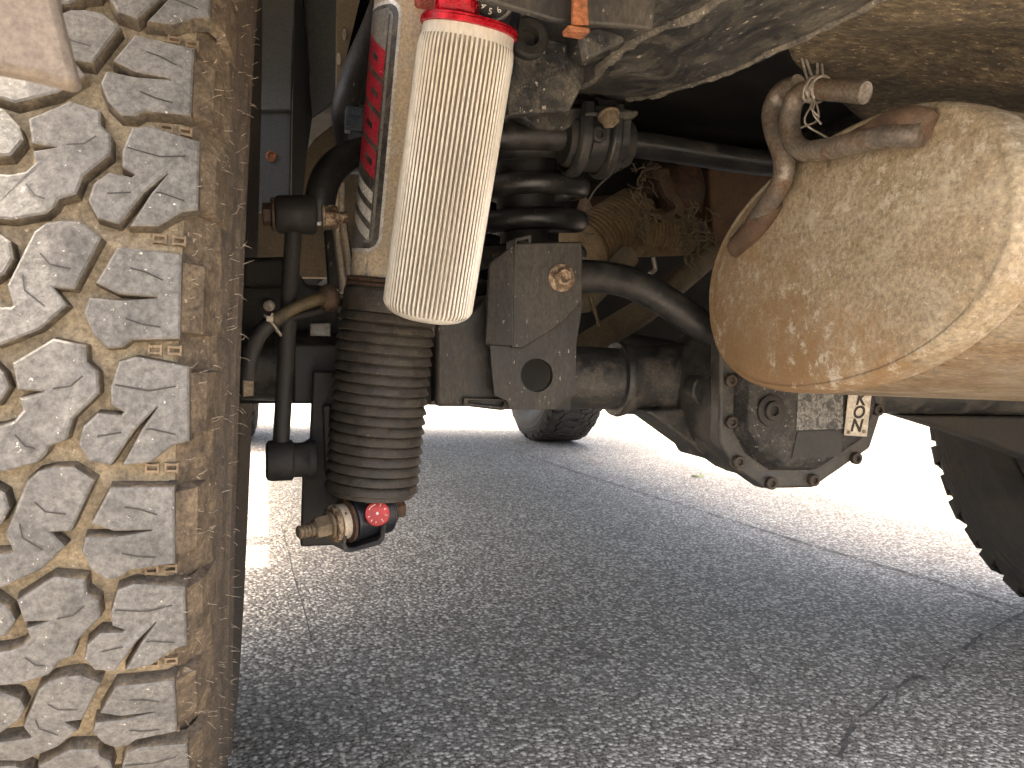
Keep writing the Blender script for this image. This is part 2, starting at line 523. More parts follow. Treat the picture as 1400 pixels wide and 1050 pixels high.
def crack(pts, w, name='pavement_crack', wob=.5):
    P = []
    for i in range(len(pts) - 1):
        a, b = Vector(pts[i]), Vector(pts[i + 1])
        k = max(2, int((b - a).length / .02))
        for j in range(k): P.append(a.lerp(b, j / k))
    P.append(Vector(pts[-1]))
    V, F = [], []
    jit = 0
    for i, p in enumerate(P):
        t = (P[min(i + 1, len(P) - 1)] - P[max(i - 1, 0)]).normalized()
        s = Vector((t.y, -t.x, 0))
        jit = jit * .8 + random.uniform(-1, 1) * w * wob
        ww = w * random.uniform(.35, 1.2)
        V += [(p + s * (jit + ww)) * 1, (p + s * (jit - ww)) * 1]
    V = [Vector((v.x, v.y, .0025)) for v in V]
    for i in range(len(P) - 1): F.append((2 * i, 2 * i + 1, 2 * i + 3, 2 * i + 2))
    return mk(name, (V, F), 'seam', g, smooth=0)


crack([ground_at(*p) for p in ((690, 612), (800, 650), (960, 700), (1130, 752), (1280, 795), (1420, 842))], .0034)
random.seed(31)
for k_, (pa, pb_) in enumerate((((1420, 826), (1352, 862)), ((1345, 868), (1318, 890)), ((1304, 902), (1286, 918)), ((1262, 926), (1228, 944)), ((1214, 952), (1176, 984)), ((1168, 992), (1140, 1036)))):
    crack([ground_at(*pa), ground_at(*pb_)], .0022 + .0016 * (k_ % 2), wob=.9)
crack([ground_at(*p) for p in ((385, 720), (402, 790), (418, 845), (426, 880))], .0011)
crack([ground_at(*p) for p in ((960, 850), (1010, 900), (1040, 940))], .0008, wob=.9)


def pebble(px, py, r, m, name, label, cat, flat=.55):
    p = ground_at(px, py)
    V, F = [], []
    random.seed(int(px))
    n, k = 9, 5
    for i in range(1, k):
        a = pi * i / k
        for j in range(n):
            w = 2 * pi * j / n
            q = r * random.uniform(.75, 1.15)
            V.append(p + Vector((q * sin(a) * cos(w) * 1.5, q * sin(a) * sin(w), r * flat * (1 + cos(a)))))
    V += [p, p + Vector((0, 0, 2 * r * flat))]
    for i in range(k - 2):
        for j in range(n): F.append((i * n + j, i * n + (j + 1) % n, (i + 1) * n + (j + 1) % n, (i + 1) * n + j))
    b = (k - 2) * n
    for j in range(n):
        F.append((b + j, b + (j + 1) % n, len(V) - 2)); F.append((j, (j + 1) % n, len(V) - 1))
    o = mk(name, (V, F), m, label=label, smooth=60)
    o['category'] = cat
    return o


M['pale_stone'] = mat('pale_stone', (.5, .47, .42), None, bump=.3)
M['green_leaf'] = mat('green_leaf', (.16, .22, .06), None, bump=.1)
pebble(715, 708, .007, 'pale_stone', 'pebble', 'small pale pebble lying on the shaded asphalt below the coil spring', 'pebble')
p = ground_at(953, 653)
lf = mk('fallen_leaf', prism([p + Vector((.022 * cos(w) * (1 if abs(cos(w)) < .95 else 1.3), .009 * sin(w), .006 + .004 * sin(w * 2))) for w in [2 * pi * i / 14 for i in range(14)]], (0, 0, .0006)), 'green_leaf',
        label='tiny green leaf lying on the asphalt near the shadow edge', smooth=0)
lf['category'] = 'leaf'

# ------------------------------------------------------------------ the vehicle
veh = bpy.data.objects.new('off_road_vehicle', None)
C.objects.link(veh)
veh.location = (.62, 2.2, 0)
veh['label'] = 'lifted grey off-road vehicle seen from beneath its rear axle'
veh['category'] = 'vehicle'

AX_Y, AX_Z = .85, .437          # rear axle centre
FR_Y = 3.70                     # front axle
TYRE_R = .437
TC = -.155                      # left tyre centre plane
TCR = 1.462                     # right tyre centre plane

# ---- tyres. Half-section offsets from the tyre's centre plane, inner side positive
TRK = dict(
    B=[(-69.0, 8.2), (-41.9, 8.11), (-41.2, 2.76), (-62.2, 2.52), (-66.2, 2.01), (-71.8, 1.93), (-77.8, 2.74), (-81.5, 3.96), (-80.0, 4.8), (-66.9, 4.74), (-50.3, 5.07), (-50.0, 5.41), (-58.0, 5.42), (-68.0, 5.45), (-76.7, 5.97)],
    A=[(-66.0, 0.85), (-59.4, 1.17), (-36.4, 0.65), (-35.4, -4.12), (-42.3, -4.38), (-52.4, -5.52), (-63.0, -5.71), (-55.2, -3.53), (-47.9, -1.94), (-49.6, -1.74), (-60.3, -3.42), (-70.1, -5.65), (-78.3, -5.41), (-82.4, -4.43), (-80.8, -3.34), (-75.2, -2.55), (-65.0, -2.67), (-62.3, -2.27), (-68.8, -1.8), (-69.2, -0.78)],
    M1=[(-93.7, 9.6), (-86.1, 9.6), (-78.1, 8.79), (-87.8, 5.56), (-97.5, 5.52), (-91.2, 4.37), (-100.1, 3.05), (-101.6, 2.86), (-118.2, 1.74), (-138.0, 2.38), (-137.6, 3.65), (-112.6, 3.9), (-110.8, 4.12), (-113.8, 5.36), (-104.4, 8.76), (-99.9, 9.36)],
    M2=[(-110.4, 0.55), (-94.8, 2.09), (-82.4, 1.76), (-81.8, 0.82), (-76.9, 0.14), (-76.3, -1.05), (-87.3, -2.76), (-89.6, -4.02), (-96.7, -4.45), (-98.3, -4.99), (-101.5, -5.48), (-114.7, -6.04), (-124.9, -6.02), (-138.3, -5.19), (-137.4, -3.66), (-116.1, -3.42), (-110.0, -3.11), (-105.8, -2.34), (-107.2, -1.66), (-97.9, -1.23), (-97.5, -0.96), (-108.3, -0.89)],
    C1=[(-115.5, 8.0), (-114, 7.1), (-117, 6.2), (-126, 5.1), (-150, 4.7), (-180, 5.2), (-194, 6.2), (-195, 7.6), (-185, 8.6), (-158, 9.1), (-126, 9.0)],
    C2=[(-116, -.1), (-114, -.9), (-118, -1.9), (-140, -2.5), (-180, -2.2), (-193, -1.2), (-195, .1), (-184, 1.0), (-150, 1.5), (-123, .9)])
SIPES = dict(
    B=[[(-63.5, 7.01), (-56.8, 6.84), (-48.6, 6.39)], [(-64.6, 3.74), (-57.4, 3.43), (-49.0, 3.31)]],
    A=[[(-68.2, -0.54), (-53.1, -0.87), (-41.3, -0.54)], [(-75.5, -3.88), (-65, -3.62)], [(-54, -3.42), (-51.9, -3.38), (-40.7, -3.75)]],
    M1=[[(-102.1, 7.5), (-97.7, 6.84), (-89.0, 6.65)], [(-108.6, 6.06), (-107.6, 5.13), (-99.2, 4.22)]],
    M2=[[(-94.6, -0.89), (-87.2, -0.7), (-82.2, -0.03)], [(-110.0, -3.82), (-105.8, -4.52), (-101.7, -4.67)]],
    C1=[[(-130, 7.2), (-150, 6.8), (-165, 7.4)]], C2=[[(-130, -.6), (-150, -1.0), (-165, -.4)]])
NP = 23
PITCHA = 2 * pi / NP


def crown(s):
    """tread radius at offset s (m) from the tyre's centre plane"""
    return TYRE_R - .004 * (abs(s) / .118) ** 3


def cyl_pt(s, a, r):
    return Vector((s, -r * cos(a), r * sin(a)))


def inset(P, d):
    """offset a closed 2D loop inwards by d"""
    n = len(P)
    area = sum(P[i][0] * P[(i + 1) % n][1] - P[(i + 1) % n][0] * P[i][1] for i in range(n))
    sg = 1 if area > 0 else -1
    out = []
    for i in range(n):
        a, b, c = P[i - 1], P[i], P[(i + 1) % n]
        e1 = Vector((b[0] - a[0], b[1] - a[1])).normalized(); e2 = Vector((c[0] - b[0], c[1] - b[1])).normalized()
        n1 = Vector((-e1.y, e1.x)) * sg; n2 = Vector((-e2.y, e2.x)) * sg
        m = n1 + n2
        if m.length < .2: m = n1
        m.normalize()
        k = min(1.8, 1 / max(.4, m.dot(n1)))
        out.append((b[0] + m.x * d * k, b[1] + m.y * d * k))
    return out


def block_vf(key, flip):
    # to metres: s across from the centre plane, v along the circumference
    P = [((x + 155) / 1000, radians(a) * TYRE_R) for x, a in TRK[key]]
    if flip: P = [(-s, -v) for s, v in P]
    rings = [(inset(P, -.0020), -.0095), (inset(P, -.0014), -.0022), (inset(P, -.0010), -.0008), (inset(P, .0), 0)]
    V, F, mi = [], [], []
    n = len(P)
    for R2, dz in rings:
        for s, v in R2: V.append(cyl_pt(s, v / TYRE_R, crown(s) + dz))
    for k in range(3):
        for i in range(n):
            F.append((k * n + i, k * n + (i + 1) % n, (k + 1) * n + (i + 1) % n, (k + 1) * n + i)); mi.append(1 if k < 2 else 0)
    F.append(tuple(range(3 * n, 4 * n))); mi.append(0)
    # the shoulder lug that runs on down the side of the tyre
    if key in 'AB':
        sg = -1 if flip else 1
        a0, a1 = (8.0, 2.9) if key == 'B' else (.55, -4.0)
        if flip: a0, a1 = -a0, -a1
        e = .112 if key == 'B' else .117
        prof = [(e - .003, -.0006), (e + .0015, -.002), (e + .0125, -.010), (e + .0165, -.026), (e + .0205, -.034), (e + .012, -.056)] if key == 'B' else \
               [(e - .003, -.0006), (e + .001, -.002), (e + .0105, -.012), (e + .0150, -.028), (e + .0165, -.040), (e + .010, -.060)]
        b = len(V)
        for ii, (s, dz) in enumerate(prof):
            for t in (0, .04, .5, .96, 1):
                a = radians(a0 + (a1 - a0) * t)
                dd = -.006 if t in (0, 1) else 0
                V.append(cyl_pt((s + dd * .7) * sg, a, TYRE_R - .004 + dz + dd * .8))
        for i in range(len(prof) - 1):
            for j in range(4):
                F.append((b + i * 5 + j, b + i * 5 + j + 1, b + i * 5 + 6 + j, b + i * 5 + 5 + j)); mi.append(2)
    # sipes: dark strips painted as slit shade, lying just over the worn top
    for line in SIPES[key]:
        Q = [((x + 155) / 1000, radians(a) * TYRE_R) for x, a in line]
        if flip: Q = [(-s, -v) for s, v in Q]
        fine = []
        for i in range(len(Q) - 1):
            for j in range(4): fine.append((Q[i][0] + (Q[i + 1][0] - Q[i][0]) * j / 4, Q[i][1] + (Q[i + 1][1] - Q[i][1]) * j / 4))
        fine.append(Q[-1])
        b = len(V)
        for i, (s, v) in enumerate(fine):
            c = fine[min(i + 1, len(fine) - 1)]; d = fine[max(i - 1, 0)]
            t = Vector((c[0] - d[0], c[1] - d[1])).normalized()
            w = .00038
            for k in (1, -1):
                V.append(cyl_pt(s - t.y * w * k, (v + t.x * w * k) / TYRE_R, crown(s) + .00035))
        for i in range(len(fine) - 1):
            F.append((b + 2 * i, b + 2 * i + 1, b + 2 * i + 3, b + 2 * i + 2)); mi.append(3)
    return V, F, mi


def block_mesh(key, flip):
    V, F, mi = block_vf(key, flip)
    me = bpy.data.meshes.new('tread_block')
    me.from_pydata([tuple(v) for v in V], [], F)
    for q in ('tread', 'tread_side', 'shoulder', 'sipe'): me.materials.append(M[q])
    me.polygons.foreach_set('material_index', mi)
    bm = bmesh.new(); bm.from_mesh(me); bmesh.ops.recalc_face_normals(bm, faces=bm.faces); bm.to_mesh(me); bm.free()
    me.shade_flat()
    return me


BASE = .0088
PROF = [(-.075, .262), (-.105, .270), (-.128, .300), (-.1405, .340), (-.1395, .372), (-.1345, .392), (-.127, .408), (-.119, .4185), (-.110, TYRE_R - BASE - .003),
        (-.06, TYRE_R - BASE), (0, TYRE_R - BASE + .0005), (.06, TYRE_R - BASE), (.110, TYRE_R - BASE - .003), (.119, .4185), (.127, .408), (.1345, .392), (.1395, .372), (.1405, .340), (.128, .300), (.105, .270), (.075, .262)]


def carcass(name, centre, mats, parent, label):
    n = 138
    V, F, mi = [], [], []
    # fine ridges moulded round the sidewall
    pr = []
    for i in range(len(PROF) - 1):
        (s0, q0), (s1, q1) = PROF[i], PROF[i + 1]
        for j in range(8):
            t = j / 8; pr.append((s0 + (s1 - s0) * t, q0 + (q1 - q0) * t))
    pr.append(PROF[-1])
    for s, q in pr:
        for j in range(n):
            rib = 0
            if .385 < q < .412 and abs(s) > .1 and (j % 3 == 0): rib = .0014
            for qr in (.403, .391, .377, .352): rib += .0016 * max(0, 1 - abs(q - qr) / .0022) if abs(s) > .1 else 0
            a = 2 * pi * j / n
            V.append(cyl_pt(s + (rib if s > 0 else -rib), a, q))
    for i in range(len(pr) - 1):
        for j in range(n):
            F.append((i * n + j, i * n + (j + 1) % n, (i + 1) * n + (j + 1) % n, (i + 1) * n + j))
            mi.append((0 if abs(pr[i][0]) < .113 else 2) if pr[i][1] > .402 else 1)
    o = mk(name, (V, F), mats, parent, label, 50, mi=mi)
    o.location = centre
    return o


tyre = carcass('tyre', (TC, AX_Y, AX_Z), ['groove', 'sidewall', 'shoulder'], veh, 'left rear all-terrain tyre with dusty tan grooves, filling the left edge')
for key in TRK:
    for flip in (False, True):
        if flip and key in ('C1', 'C2'): continue
        me = block_mesh(key, flip)
        for k in range(NP):
            o = link('tread_block', me, tyre)
            o.rotation_euler = (-k * PITCHA + (radians(4) if flip else 0), 0, 0)
# spew hairs on the shoulder and sidewall
random.seed(11)
parts = []
for i in range(420):
    a = random.uniform(-75, 70)
    q = random.choice((.377, .390, .402, .415, .424, .43))
    s0 = {.377: .1395, .390: .1362, .402: .1335, .415: .128, .424: .122, .43: .117}[q] + .002
    q += random.uniform(-.004, .004)
    p = cyl_pt(s0, radians(a), q)
    rad = Vector((0, p.y, p.z)).normalized()
    out = (Vector((1, 0, 0)) * random.uniform(.5, 1) + rad * random.uniform(-.2, .7)).normalized()
    tn = Vector((random.uniform(-.3, .3), -rad.z, rad.y)) * random.choice((-1, 1))
    Lh = random.uniform(.002, .0065)
    m1 = p + out * (Lh * .5) + tn * (Lh * random.uniform(0, .25))
    e1 = m1 + out * (Lh * .45) + tn * (Lh * random.uniform(.0, .5))
    parts.append(tube([p, m1, e1], [.00024, .0002, .00016], 4, cap=False))
hr = mk('rubber_hairs', join(*parts), 'hair', tyre, kind='stuff', smooth=0)
# moulded marks in the shoulder grooves
parts = []
for k in range(NP):
    for a, s in ((1.6, .112), (1.6, .103), (-6.5, .112), (-6.5, .103)):
        ang = radians(a) + k * PITCHA
        R_ = TYRE_R - .0088
        for (ds, da, ws, wa) in ((0, 0, .003, .0006), (0, .0034, .003, .0006), (.0028, .0017, .0005, .0028), (-.0028, .0017, .0005, .0028)):
            vv = []
            for r_ in (R_ - .004, R_ + .0008 - (.002 if s > .11 else .001)):
                for (i, j) in ((-1, -1), (1, -1), (1, 1), (-1, 1)):
                    vv.append(cyl_pt(s + ds + i * ws, ang + (da + j * wa) / TYRE_R, r_))
            parts.append((vv, [(4, 5, 6, 7), (0, 1, 5, 4), (1, 2, 6, 5), (2, 3, 7, 6), (3, 0, 4, 7)]))
mk('groove_moulding', join(*parts), 'lug_text', tyre, kind='stuff', smooth=0)

# the other three tyres: the tread joined into one piece, they show only as outlines
treadV, treadF, treadM = [], [], []
for key in TRK:
    for flip in (False, True):
        if flip and key in ('C1', 'C2'): continue
        V0, F0, m0 = block_vf(key, flip)
        for k in range(NP):
            Rm = Matrix.Rotation(-k * PITCHA + (radians(4) if flip else 0), 3, 'X')
            n = len(treadV)
            treadV += [Rm @ v for v in V0]; treadF += [tuple(i + n for i in f) for f in F0]
far_me = None
for cx, cy, lab in ((TCR, AX_Y, 'right rear tyre, dark and seen from its inner side'), (TCR - .037, FR_Y, 'small distant front tyre behind the axle'), (TC, FR_Y, None)):
    t2 = carcass('tyre', (cx, cy, AX_Z), ['tyre_far', 'tyre_far', 'tyre_far'], veh, lab)
    if far_me is None:
        tr = mk('tread', (treadV, treadF), 'tyre_far', t2, kind='stuff', smooth=35)
        far_me = tr.data
    else:
        tr = link('tread', far_me, t2); tr['kind'] = 'stuff'
for cx, cy, sg in ((TC, AX_Y, -1), (TCR, AX_Y, 1), (TC, FR_Y, -1), (TCR, FR_Y, 1)):
    o = mk('rim', lathe((cx - .11 * sg, cy, AX_Z), (sg, 0, 0), [(0, .262), (.012, .245), (.1, .225), (.16, .22), (.17, .08), (.2, .07), (.205, 0.02)], 40), 'deep', veh, smooth=40)

# ---- axle housing
AZ = .430
DX = .575
ax = mk('axle_tube', tube([(-.02, AX_Y, AZ), (.10, AX_Y, AZ), (.435, AX_Y, AZ)], .0375, 40), 'axle', veh, 'black rear axle tube with dusty flaking paint')
axr = mk('axle_tube', tube([(.70, AX_Y, AZ + .003), (1.28, AX_Y, AZ + .010)], .0375, 40), 'axle', veh)
# cast neck of the differential housing on each side
mk('housing_neck', lathe((.405, AX_Y, AZ), (1, 0, 0), [(0, .0385), (.001, .0445), (.006, .0462), (.012, .0445), (.018, .0425), (.05, .0435), (.09, .050), (.13, .060)], 40), 'axle', veh)
mk('housing_neck', lathe((.755, AX_Y, AZ + .003), (-1, 0, 0), [(0, .0385), (.001, .0445), (.006, .0462), (.012, .0445), (.03, .045), (.07, .055), (.1, .062)], 40), 'axle', veh)
# housing bulk
mk('differential_housing', lathe((DX, .722, .425), (0, 1, 0), [(0, .098), (.03, .104), (.09, .105), (.15, .09), (.24, .06), (.34, .05)], 36), 'axle', veh, smooth=50)
# gusset below the neck
gp = [at(882, 562, .80), at(1000, 555, .80), at(1000, 638, .80), at(972, 624, .80), at(962, 628, .80), at(955, 615, .80)]
mk('housing_gusset', prism(gp, (0, .06, 0)), 'axle', veh, bevel=.004)
# lifting lug, a ring beside the cover
lug_c = at(964, 534, .765)
mk('lug', join(lathe(lug_c, (0, -1, 0), [(-.02, .019), (.004, .019), (.006, .017), (.006, .0105), (-.012, .0105)], 28, cap=False), lathe(lug_c + Vector((0, .012, 0)), (0, -1, 0), [(-.01, .0106), (0, .0106)], 20)), 'axle', veh)

# ---- differential cover
CY = .700
cov = [(985, 470), (984, 604), (1003, 640), (1044, 668), (1112, 667), (1190, 613), (1207, 560), (1208, 455), (1165, 398), (1110, 372), (1040, 385), (1000, 425)]
cov3 = [at(x, y, CY) for x, y in cov]
cc = sum(cov3, Vector()) / len(cov3)
flange = prism(cov3, (0, .020, 0))
dc = mk('differential_cover', flange, 'axle', veh, 'dark cast differential cover with bolts and a small white nameplate', bevel=.003)
lev = [(0, .83), (-.014, .79), (-.022, .74), (-.024, .0)]
V, F = [], []
n = len(cov3)
for dy, k in lev[:3]:
    for p in cov3: V.append(cc + (p - cc) * k + Vector((0, dy, 0)))
for i in range(2):
    for j in range(n): F.append((i * n + j, i * n + (j + 1) % n, (i + 1) * n + (j + 1) % n, (i + 1) * n + j))
F.append(tuple(range(2 * n, 3 * n)))
mk('cover_dome', (V, F), 'cover', dc, smooth=25, bevel=.005, seg=3)
for (x, y) in ((998, 577), (1008, 631), (1052, 660), (1110, 656), (1168, 626), (1198, 560), (997, 520), (1199, 480)):
    p = at(x, y, CY)
    mk('bolt', join(lathe(p, (0, -1, 0), [(0, .0068), (.0052, .0068), (.006, .0058), (.006, .0034), (.0030, .0032)], 20), ), 'cover_bolt', dc)
p = at(1053, 561, CY - .022)
mk('fill_plug', join(lathe(p, (0, -1, 0), [(0, .0165), (.003, .0165), (.004, .0145), (.004, .0105), (.0075, .0100), (.008, .009), (.008, .0052), (.004, .005)], 28)), 'deep', dc)
# nameplate
pl = [at(1159, 538, CY - .0242), at(1191, 536, CY - .0242), at(1184, 597, CY - .0242), at(1153, 595, CY - .0242)]
pl_top = [pl[0] + (pl[0] - pl[3]) * .75, pl[1] + (pl[1] - pl[2]) * .75, pl[2], pl[3]]
M['plate'] = mat('dirty_white_plate', (.55, .50, .42), (.36, .31, .25), .42, .2, 120, (.4, .7), speck=(.15, .12, .1), speck_amt=.12, bump=0)
np_ = mk('nameplate', prism(pl_top, (0, -.0015, 0)), 'plate', dc, 'small dirty white nameplate with black letters', bevel=.0006)
mk('scuffed_patch', prism([at(x, y, CY - .0222) for x, y in ((1092, 520), (1152, 520), (1152, 586), (1088, 588))], (0, -.0006, 0)), 'patch_grey', dc, smooth=0)
mk('label_residue', prism([at(x, y, CY - .0222) for x, y in ((1090, 590), (1151, 588), (1149, 624), (1082, 626))], (0, -.0007, 0)), 'patch_dark', dc, smooth=0)
pv = (pl[0] - pl[3]).normalized(); pu = Vector((1, 0, 0)); pu = (pu - pv * pu.dot(pv)).normalized()
lets = []
for ch, (x, y) in zip('KON', ((1175, 546), (1172, 564), (1169, 582))):
    q = at(x, y, CY - .0242) + Vector((0, -.0016, 0))
    lets.append(text_vf(ch, .0195, q, pu, pv, .0003, .18, .0005))
mk('lettering', join(*lets), 'deep', dc, smooth=0)
for (x, y) in ((1160, 591), (1181, 590)):
    mk('rivet', lathe(at(x, y, CY - .0257), (0, -1, 0), [(0, .0022), (.0008, .002), (.0012, .001)], 12), 'plated', dc)

# ---- axle brackets: perch block behind the boot and the folded track bar bracket
YB = .752
pb = [(596, 432), (640, 428), (668, 400), (676, 440), (700, 455), (700, 556), (690, 562), (640, 556), (596, 556)]
mk('spring_perch', prism([at(x, y, .775) for x, y in pb], (0, .09, 0)), 'bracket', veh, bevel=.004)
mk('perch_slot', join(prism([at(x, y, .768) for x, y in ((634, 544), (690, 545), (697, 552), (692, 560), (634, 554))], (0, .006, 0), [[at(x, y, .768) for x, y in ((640, 547), (687, 548), (690, 551), (687, 556), (640, 551))]])), 'bracket', veh, bevel=.0008)
hole = [at(734 + 22 * cos(w), 513 + 23 * sin(w), YB) for w in [2 * pi * i / 32 for i in range(32)]]
low = [(668, 440), (797, 412), (788, 470), (786, 540), (770, 546), (760, 559), (700, 560), (693, 548), (676, 540), (672, 500)]
mk('bracket_plate', prism([at(x, y, YB) for x, y in low], (0, .007, 0), [hole]), 'bracket', veh, 'lower bracket plate with a round hole', smooth=30)
mk('bracket_back', prism([at(x, y, YB + .045) for x, y in ((676, 350), (790, 345), (780, 560), (690, 560))], (0, .006, 0)), 'deep', veh)
upb = [(703, 332), (797, 330), (797, 412), (772, 440), (745, 458), (720, 474), (714, 477), (700, 476), (697, 470)]
tb = mk('track_bar_bracket', prism([at(x, y, YB - .012) for x, y in upb], (0, .008, 0)), 'bracket', veh, 'black folded steel bracket with one large rusty bolt', bevel=.002)
# folded flange on its left and the open channel tip
mk('flange', prism([at(x, y, q) for x, y, q in ((703, 334, YB - .014), (703, 474, YB - .014), (662, 472, YB - .002), (668, 358, YB - .002))], (.002, .008, 0)), 'bracket', tb, bevel=.002)
mk('channel_tip', prism([at(x, y, YB - .010) for x, y in ((704, 326), (724, 321), (727, 322), (727, 352), (704, 352))], (0, .03, 0), [[at(x, y, YB - .010) for x, y in ((707, 330), (723, 326), (723, 348), (707, 348))]]), 'bracket', tb, bevel=.0008)
pbolt = at(767, 380, YB - .012)
dcam = Vector((-.18, -1, 0)).normalized()
mk('bolt', hexbolt(pbolt, (0, -1, 0), .0098, .009, .0142, .003), 'rust', tb, 'rusty flanged hex bolt')

# ---- track bar
tbp = spl([at(760, 378, .775), at(815, 378, .778), at(862, 387, .78), at(910, 412, .775), at(970, 452, .765), at(1040, 485, .765), at(1120, 470, .79), at(1230, 400, .80)], 8)
mk('track_bar', tube(tbp, .0178, 24), 'black', veh, 'glossy black bent track bar behind the muffler')

# ---- coil spring
sc = at(716, 330, AX_Y + .03)
pts = []
turns, z0, z1 = 6.6, .50, .76
for i in range(int(turns * 28) + 1):
    w = 2 * pi * i / 28
    pts.append(Vector((sc.x + .064 * cos(w), sc.y + .064 * sin(w), z0 + (z1 - z0) * i / (turns * 28))))
mk('coil_spring', tube(pts, .0125, 14), 'black', veh, 'dark coil spring above the axle')
mk('bump_stop', lathe((sc.x, sc.y, .50), (0, 0, 1), [(0, .05), (.012, .05), (.014, .03), (.10, .028), (.11, .034), (.2, .036), (.28, .05)], 28), 'deep', veh)
mk('spring_isolator', lathe((sc.x, sc.y, .705), (0, 0, 1), [(0, .052), (.004, .068), (.02, .070), (.028, .066), (.04, .071), (.06, .070), (.09, .07)], 36), 'rubber', veh)

# ---- frame rails
RAIL = [(.20, .692), (.30, .690), (.46, .694), (.56, .700), (.66, .716), (.74, .735), (.90, .775), (1.1, .812), (1.3, .80), (1.6, .70), (1.9, .62), (3.2, .60), (4.0, .62)]


def rail(x0, x1, h=.12):
    P = spl([Vector((0, y, z)) for y, z in RAIL], 5)
    V, F = [], []
    for p in P:
        for x, dz in ((x0, 0), (x0 + .012, -.006), (x1 - .012, -.010), (x1, -.004), (x1, h), (x0, h)):
            V.append(Vector((x, p.y, p.z + dz)))
    n = 6
    for i in range(len(P) - 1):
        for j in range(n): F.append((i * n + j, i * n + (j + 1) % n, (i + 1) * n + (j + 1) % n, (i + 1) * n + j))
    F.append(tuple(range(n))); F.append(tuple(range((len(P) - 1) * n, len(P) * n)))
    return V, F


fr = mk('frame_rail', rail(.235, .36), 'frame', veh, 'dusty black frame rail arching over the axle', bevel=.006, smooth=50)
mk('frame_rail', rail(.88, 1.005), 'frame', veh, smooth=50)
# weld bead and pinch seam along the lower edge of the near rail
bead = [Vector((.362, y, 0)) for y in (.25, .32, .40, .48, .56, .64, .70, .76)]
zz = [Vector((0, y, z)) for y, z in RAIL]


def rail_z(y):
    for (a, b), (c, d) in zip(RAIL, RAIL[1:]):
        if a <= y <= c: return b + (d - b) * (y - a) / (c - a)
    return RAIL[-1][1]


random.seed(4)
bp_ = spl([Vector((.345 + random.uniform(-.003, .003), y, rail_z(y) - .009)) for y in [.22 + .03 * i for i in range(18)]], 4)
mk('weld_seam', tube(bp_, [.0035 * random.uniform(.7, 1.3) for _ in bp_], 8), 'weldline', fr)
bp2 = spl([Vector((.285 + .03 * sin(y * 9) + random.uniform(-.004, .004), y, rail_z(y) - .0075)) for y in [.25 + .035 * i for i in range(14)]], 4)
mk('weld_seam', tube(bp2, [.004 * random.uniform(.5, 1.3) for _ in bp2], 8), 'weldline', fr)
# shock tower plate and gussets hung on the rail
mk('tower_plate', prism([at(x, y, .46) for x, y in ((630, -60), (905, -60), (893, 40), (862, 36), (806, 32), (785, 31), (760, 28), (690, 7), (640, -8))], (0, .006, 0)), 'bracket', fr, bevel=.0015)
mk('gusset_plate', prism([at(x, y, .50) for x, y in ((795, 40), (820, 37), (852, 48), (855, 55), (803, 80))], (0, .010, 0)), 'frame', fr, bevel=.0015)
mk('rust_clip', join(prism([at(x, y, .452) for x, y in ((784, -12), (803, -12), (806, 34), (783, 34))], (0, .004, 0)), prism([at(x, y, .450) for x, y in ((777, 33), (808, 38), (806, 45), (779, 41))], (0, .012, 0))), 'orange_rust', fr, 'orange rusted clip', bevel=.001)
mk('mount_plate', prism([at(x, y, .62) for x, y in ((690, 40), (800, 62), (800, 110), (780, 150), (695, 158))], (0, .012, 0)), 'frame', fr, bevel=.002)
mk('rubber_plug', lathe(at(722, 52, .615), (0, -1, 0), [(-.004, .017), (.003, .017), (.005, .0145), (.005, .008), (-.002, .007)], 24), 'deep', fr)
# pan under the rail that carries the sway bar clamp
mk('clamp_pad', prism([at(x, y, .765) for x, y in ((693, 150), (790, 146), (845, 140), (872, 158), (862, 166), (800, 163), (770, 178), (735, 176), (708, 158))], (0, .05, 0)), 'frame', fr, bevel=.003)
mk('drain_cup', lathe(at(838, 130, .77), Vector((0, -.25, -1)), [(-.02, .019), (.004, .019), (.006, .0165), (.002, .014), (-.008, .013)], 28), 'rubber', fr)

# ---- sway bar with its clamp
YS = .79
swp = spl([at(437, 306, .765), at(438, 272, .765), at(448, 240, .77), at(470, 218, .78), at(505, 206, YS), at(560, 196, YS), at(700, 186, YS), at(800, 190, YS), at(880, 199, YS), at(960, 211, YS), at(1060, 224, YS), at(1200, 226, YS)], 8)
sw = mk('sway_bar', tube(swp, .0148, 20), 'black', veh, 'black sway bar crossing behind the shock absorber')
ca, cb = at(772, 190, YS), at(868, 198, YS)
cd = (cb - ca).normalized()
mk('bushing', lathe(ca - cd * .003, cd, [(0, .0155), (.001, .027), (.006, .030), (.058, .030), (.064, .027), (.078, .025), (.079, .0155)], 28), 'rubber', sw)
strap = []
for t in (.012, .046):
    arc = []
    for i in range(15):
        w = pi * (1.02 + .96 * i / 14)
        arc.append(ca + cd * t + Vector((0, -1, 0)) * (.034 * -cos(w)) + Vector((0, 0, 1)) * (.034 * sin(w)))
    arc = [arc[0] + Vector((0, 0, .03))] + arc + [arc[-1] + Vector((0, 0, .03))]
    strap.append(arc)
cl = []
for arc, wdt in zip(strap, (.009, .008)):
    V, F = [], []
    for p in arc:
        c0 = ca + cd * ((p - ca).dot(cd)); o_ = (p - c0).normalized()
        for (a_, b_) in ((-wdt, 0), (wdt, 0), (wdt * .55, .006), (-wdt * .55, .006)): V.append(p + cd * a_ + o_ * b_)
    for i in range(len(arc) - 1):
        for j in range(4): F.append((4 * i + j, 4 * i + (j + 1) % 4, 4 * i + 4 + (j + 1) % 4, 4 * i + 4 + j))
    F += [(0, 1, 2, 3), tuple(range(4 * len(arc) - 4, 4 * len(arc)))]
    cl.append((V, F))
V, F = [], []
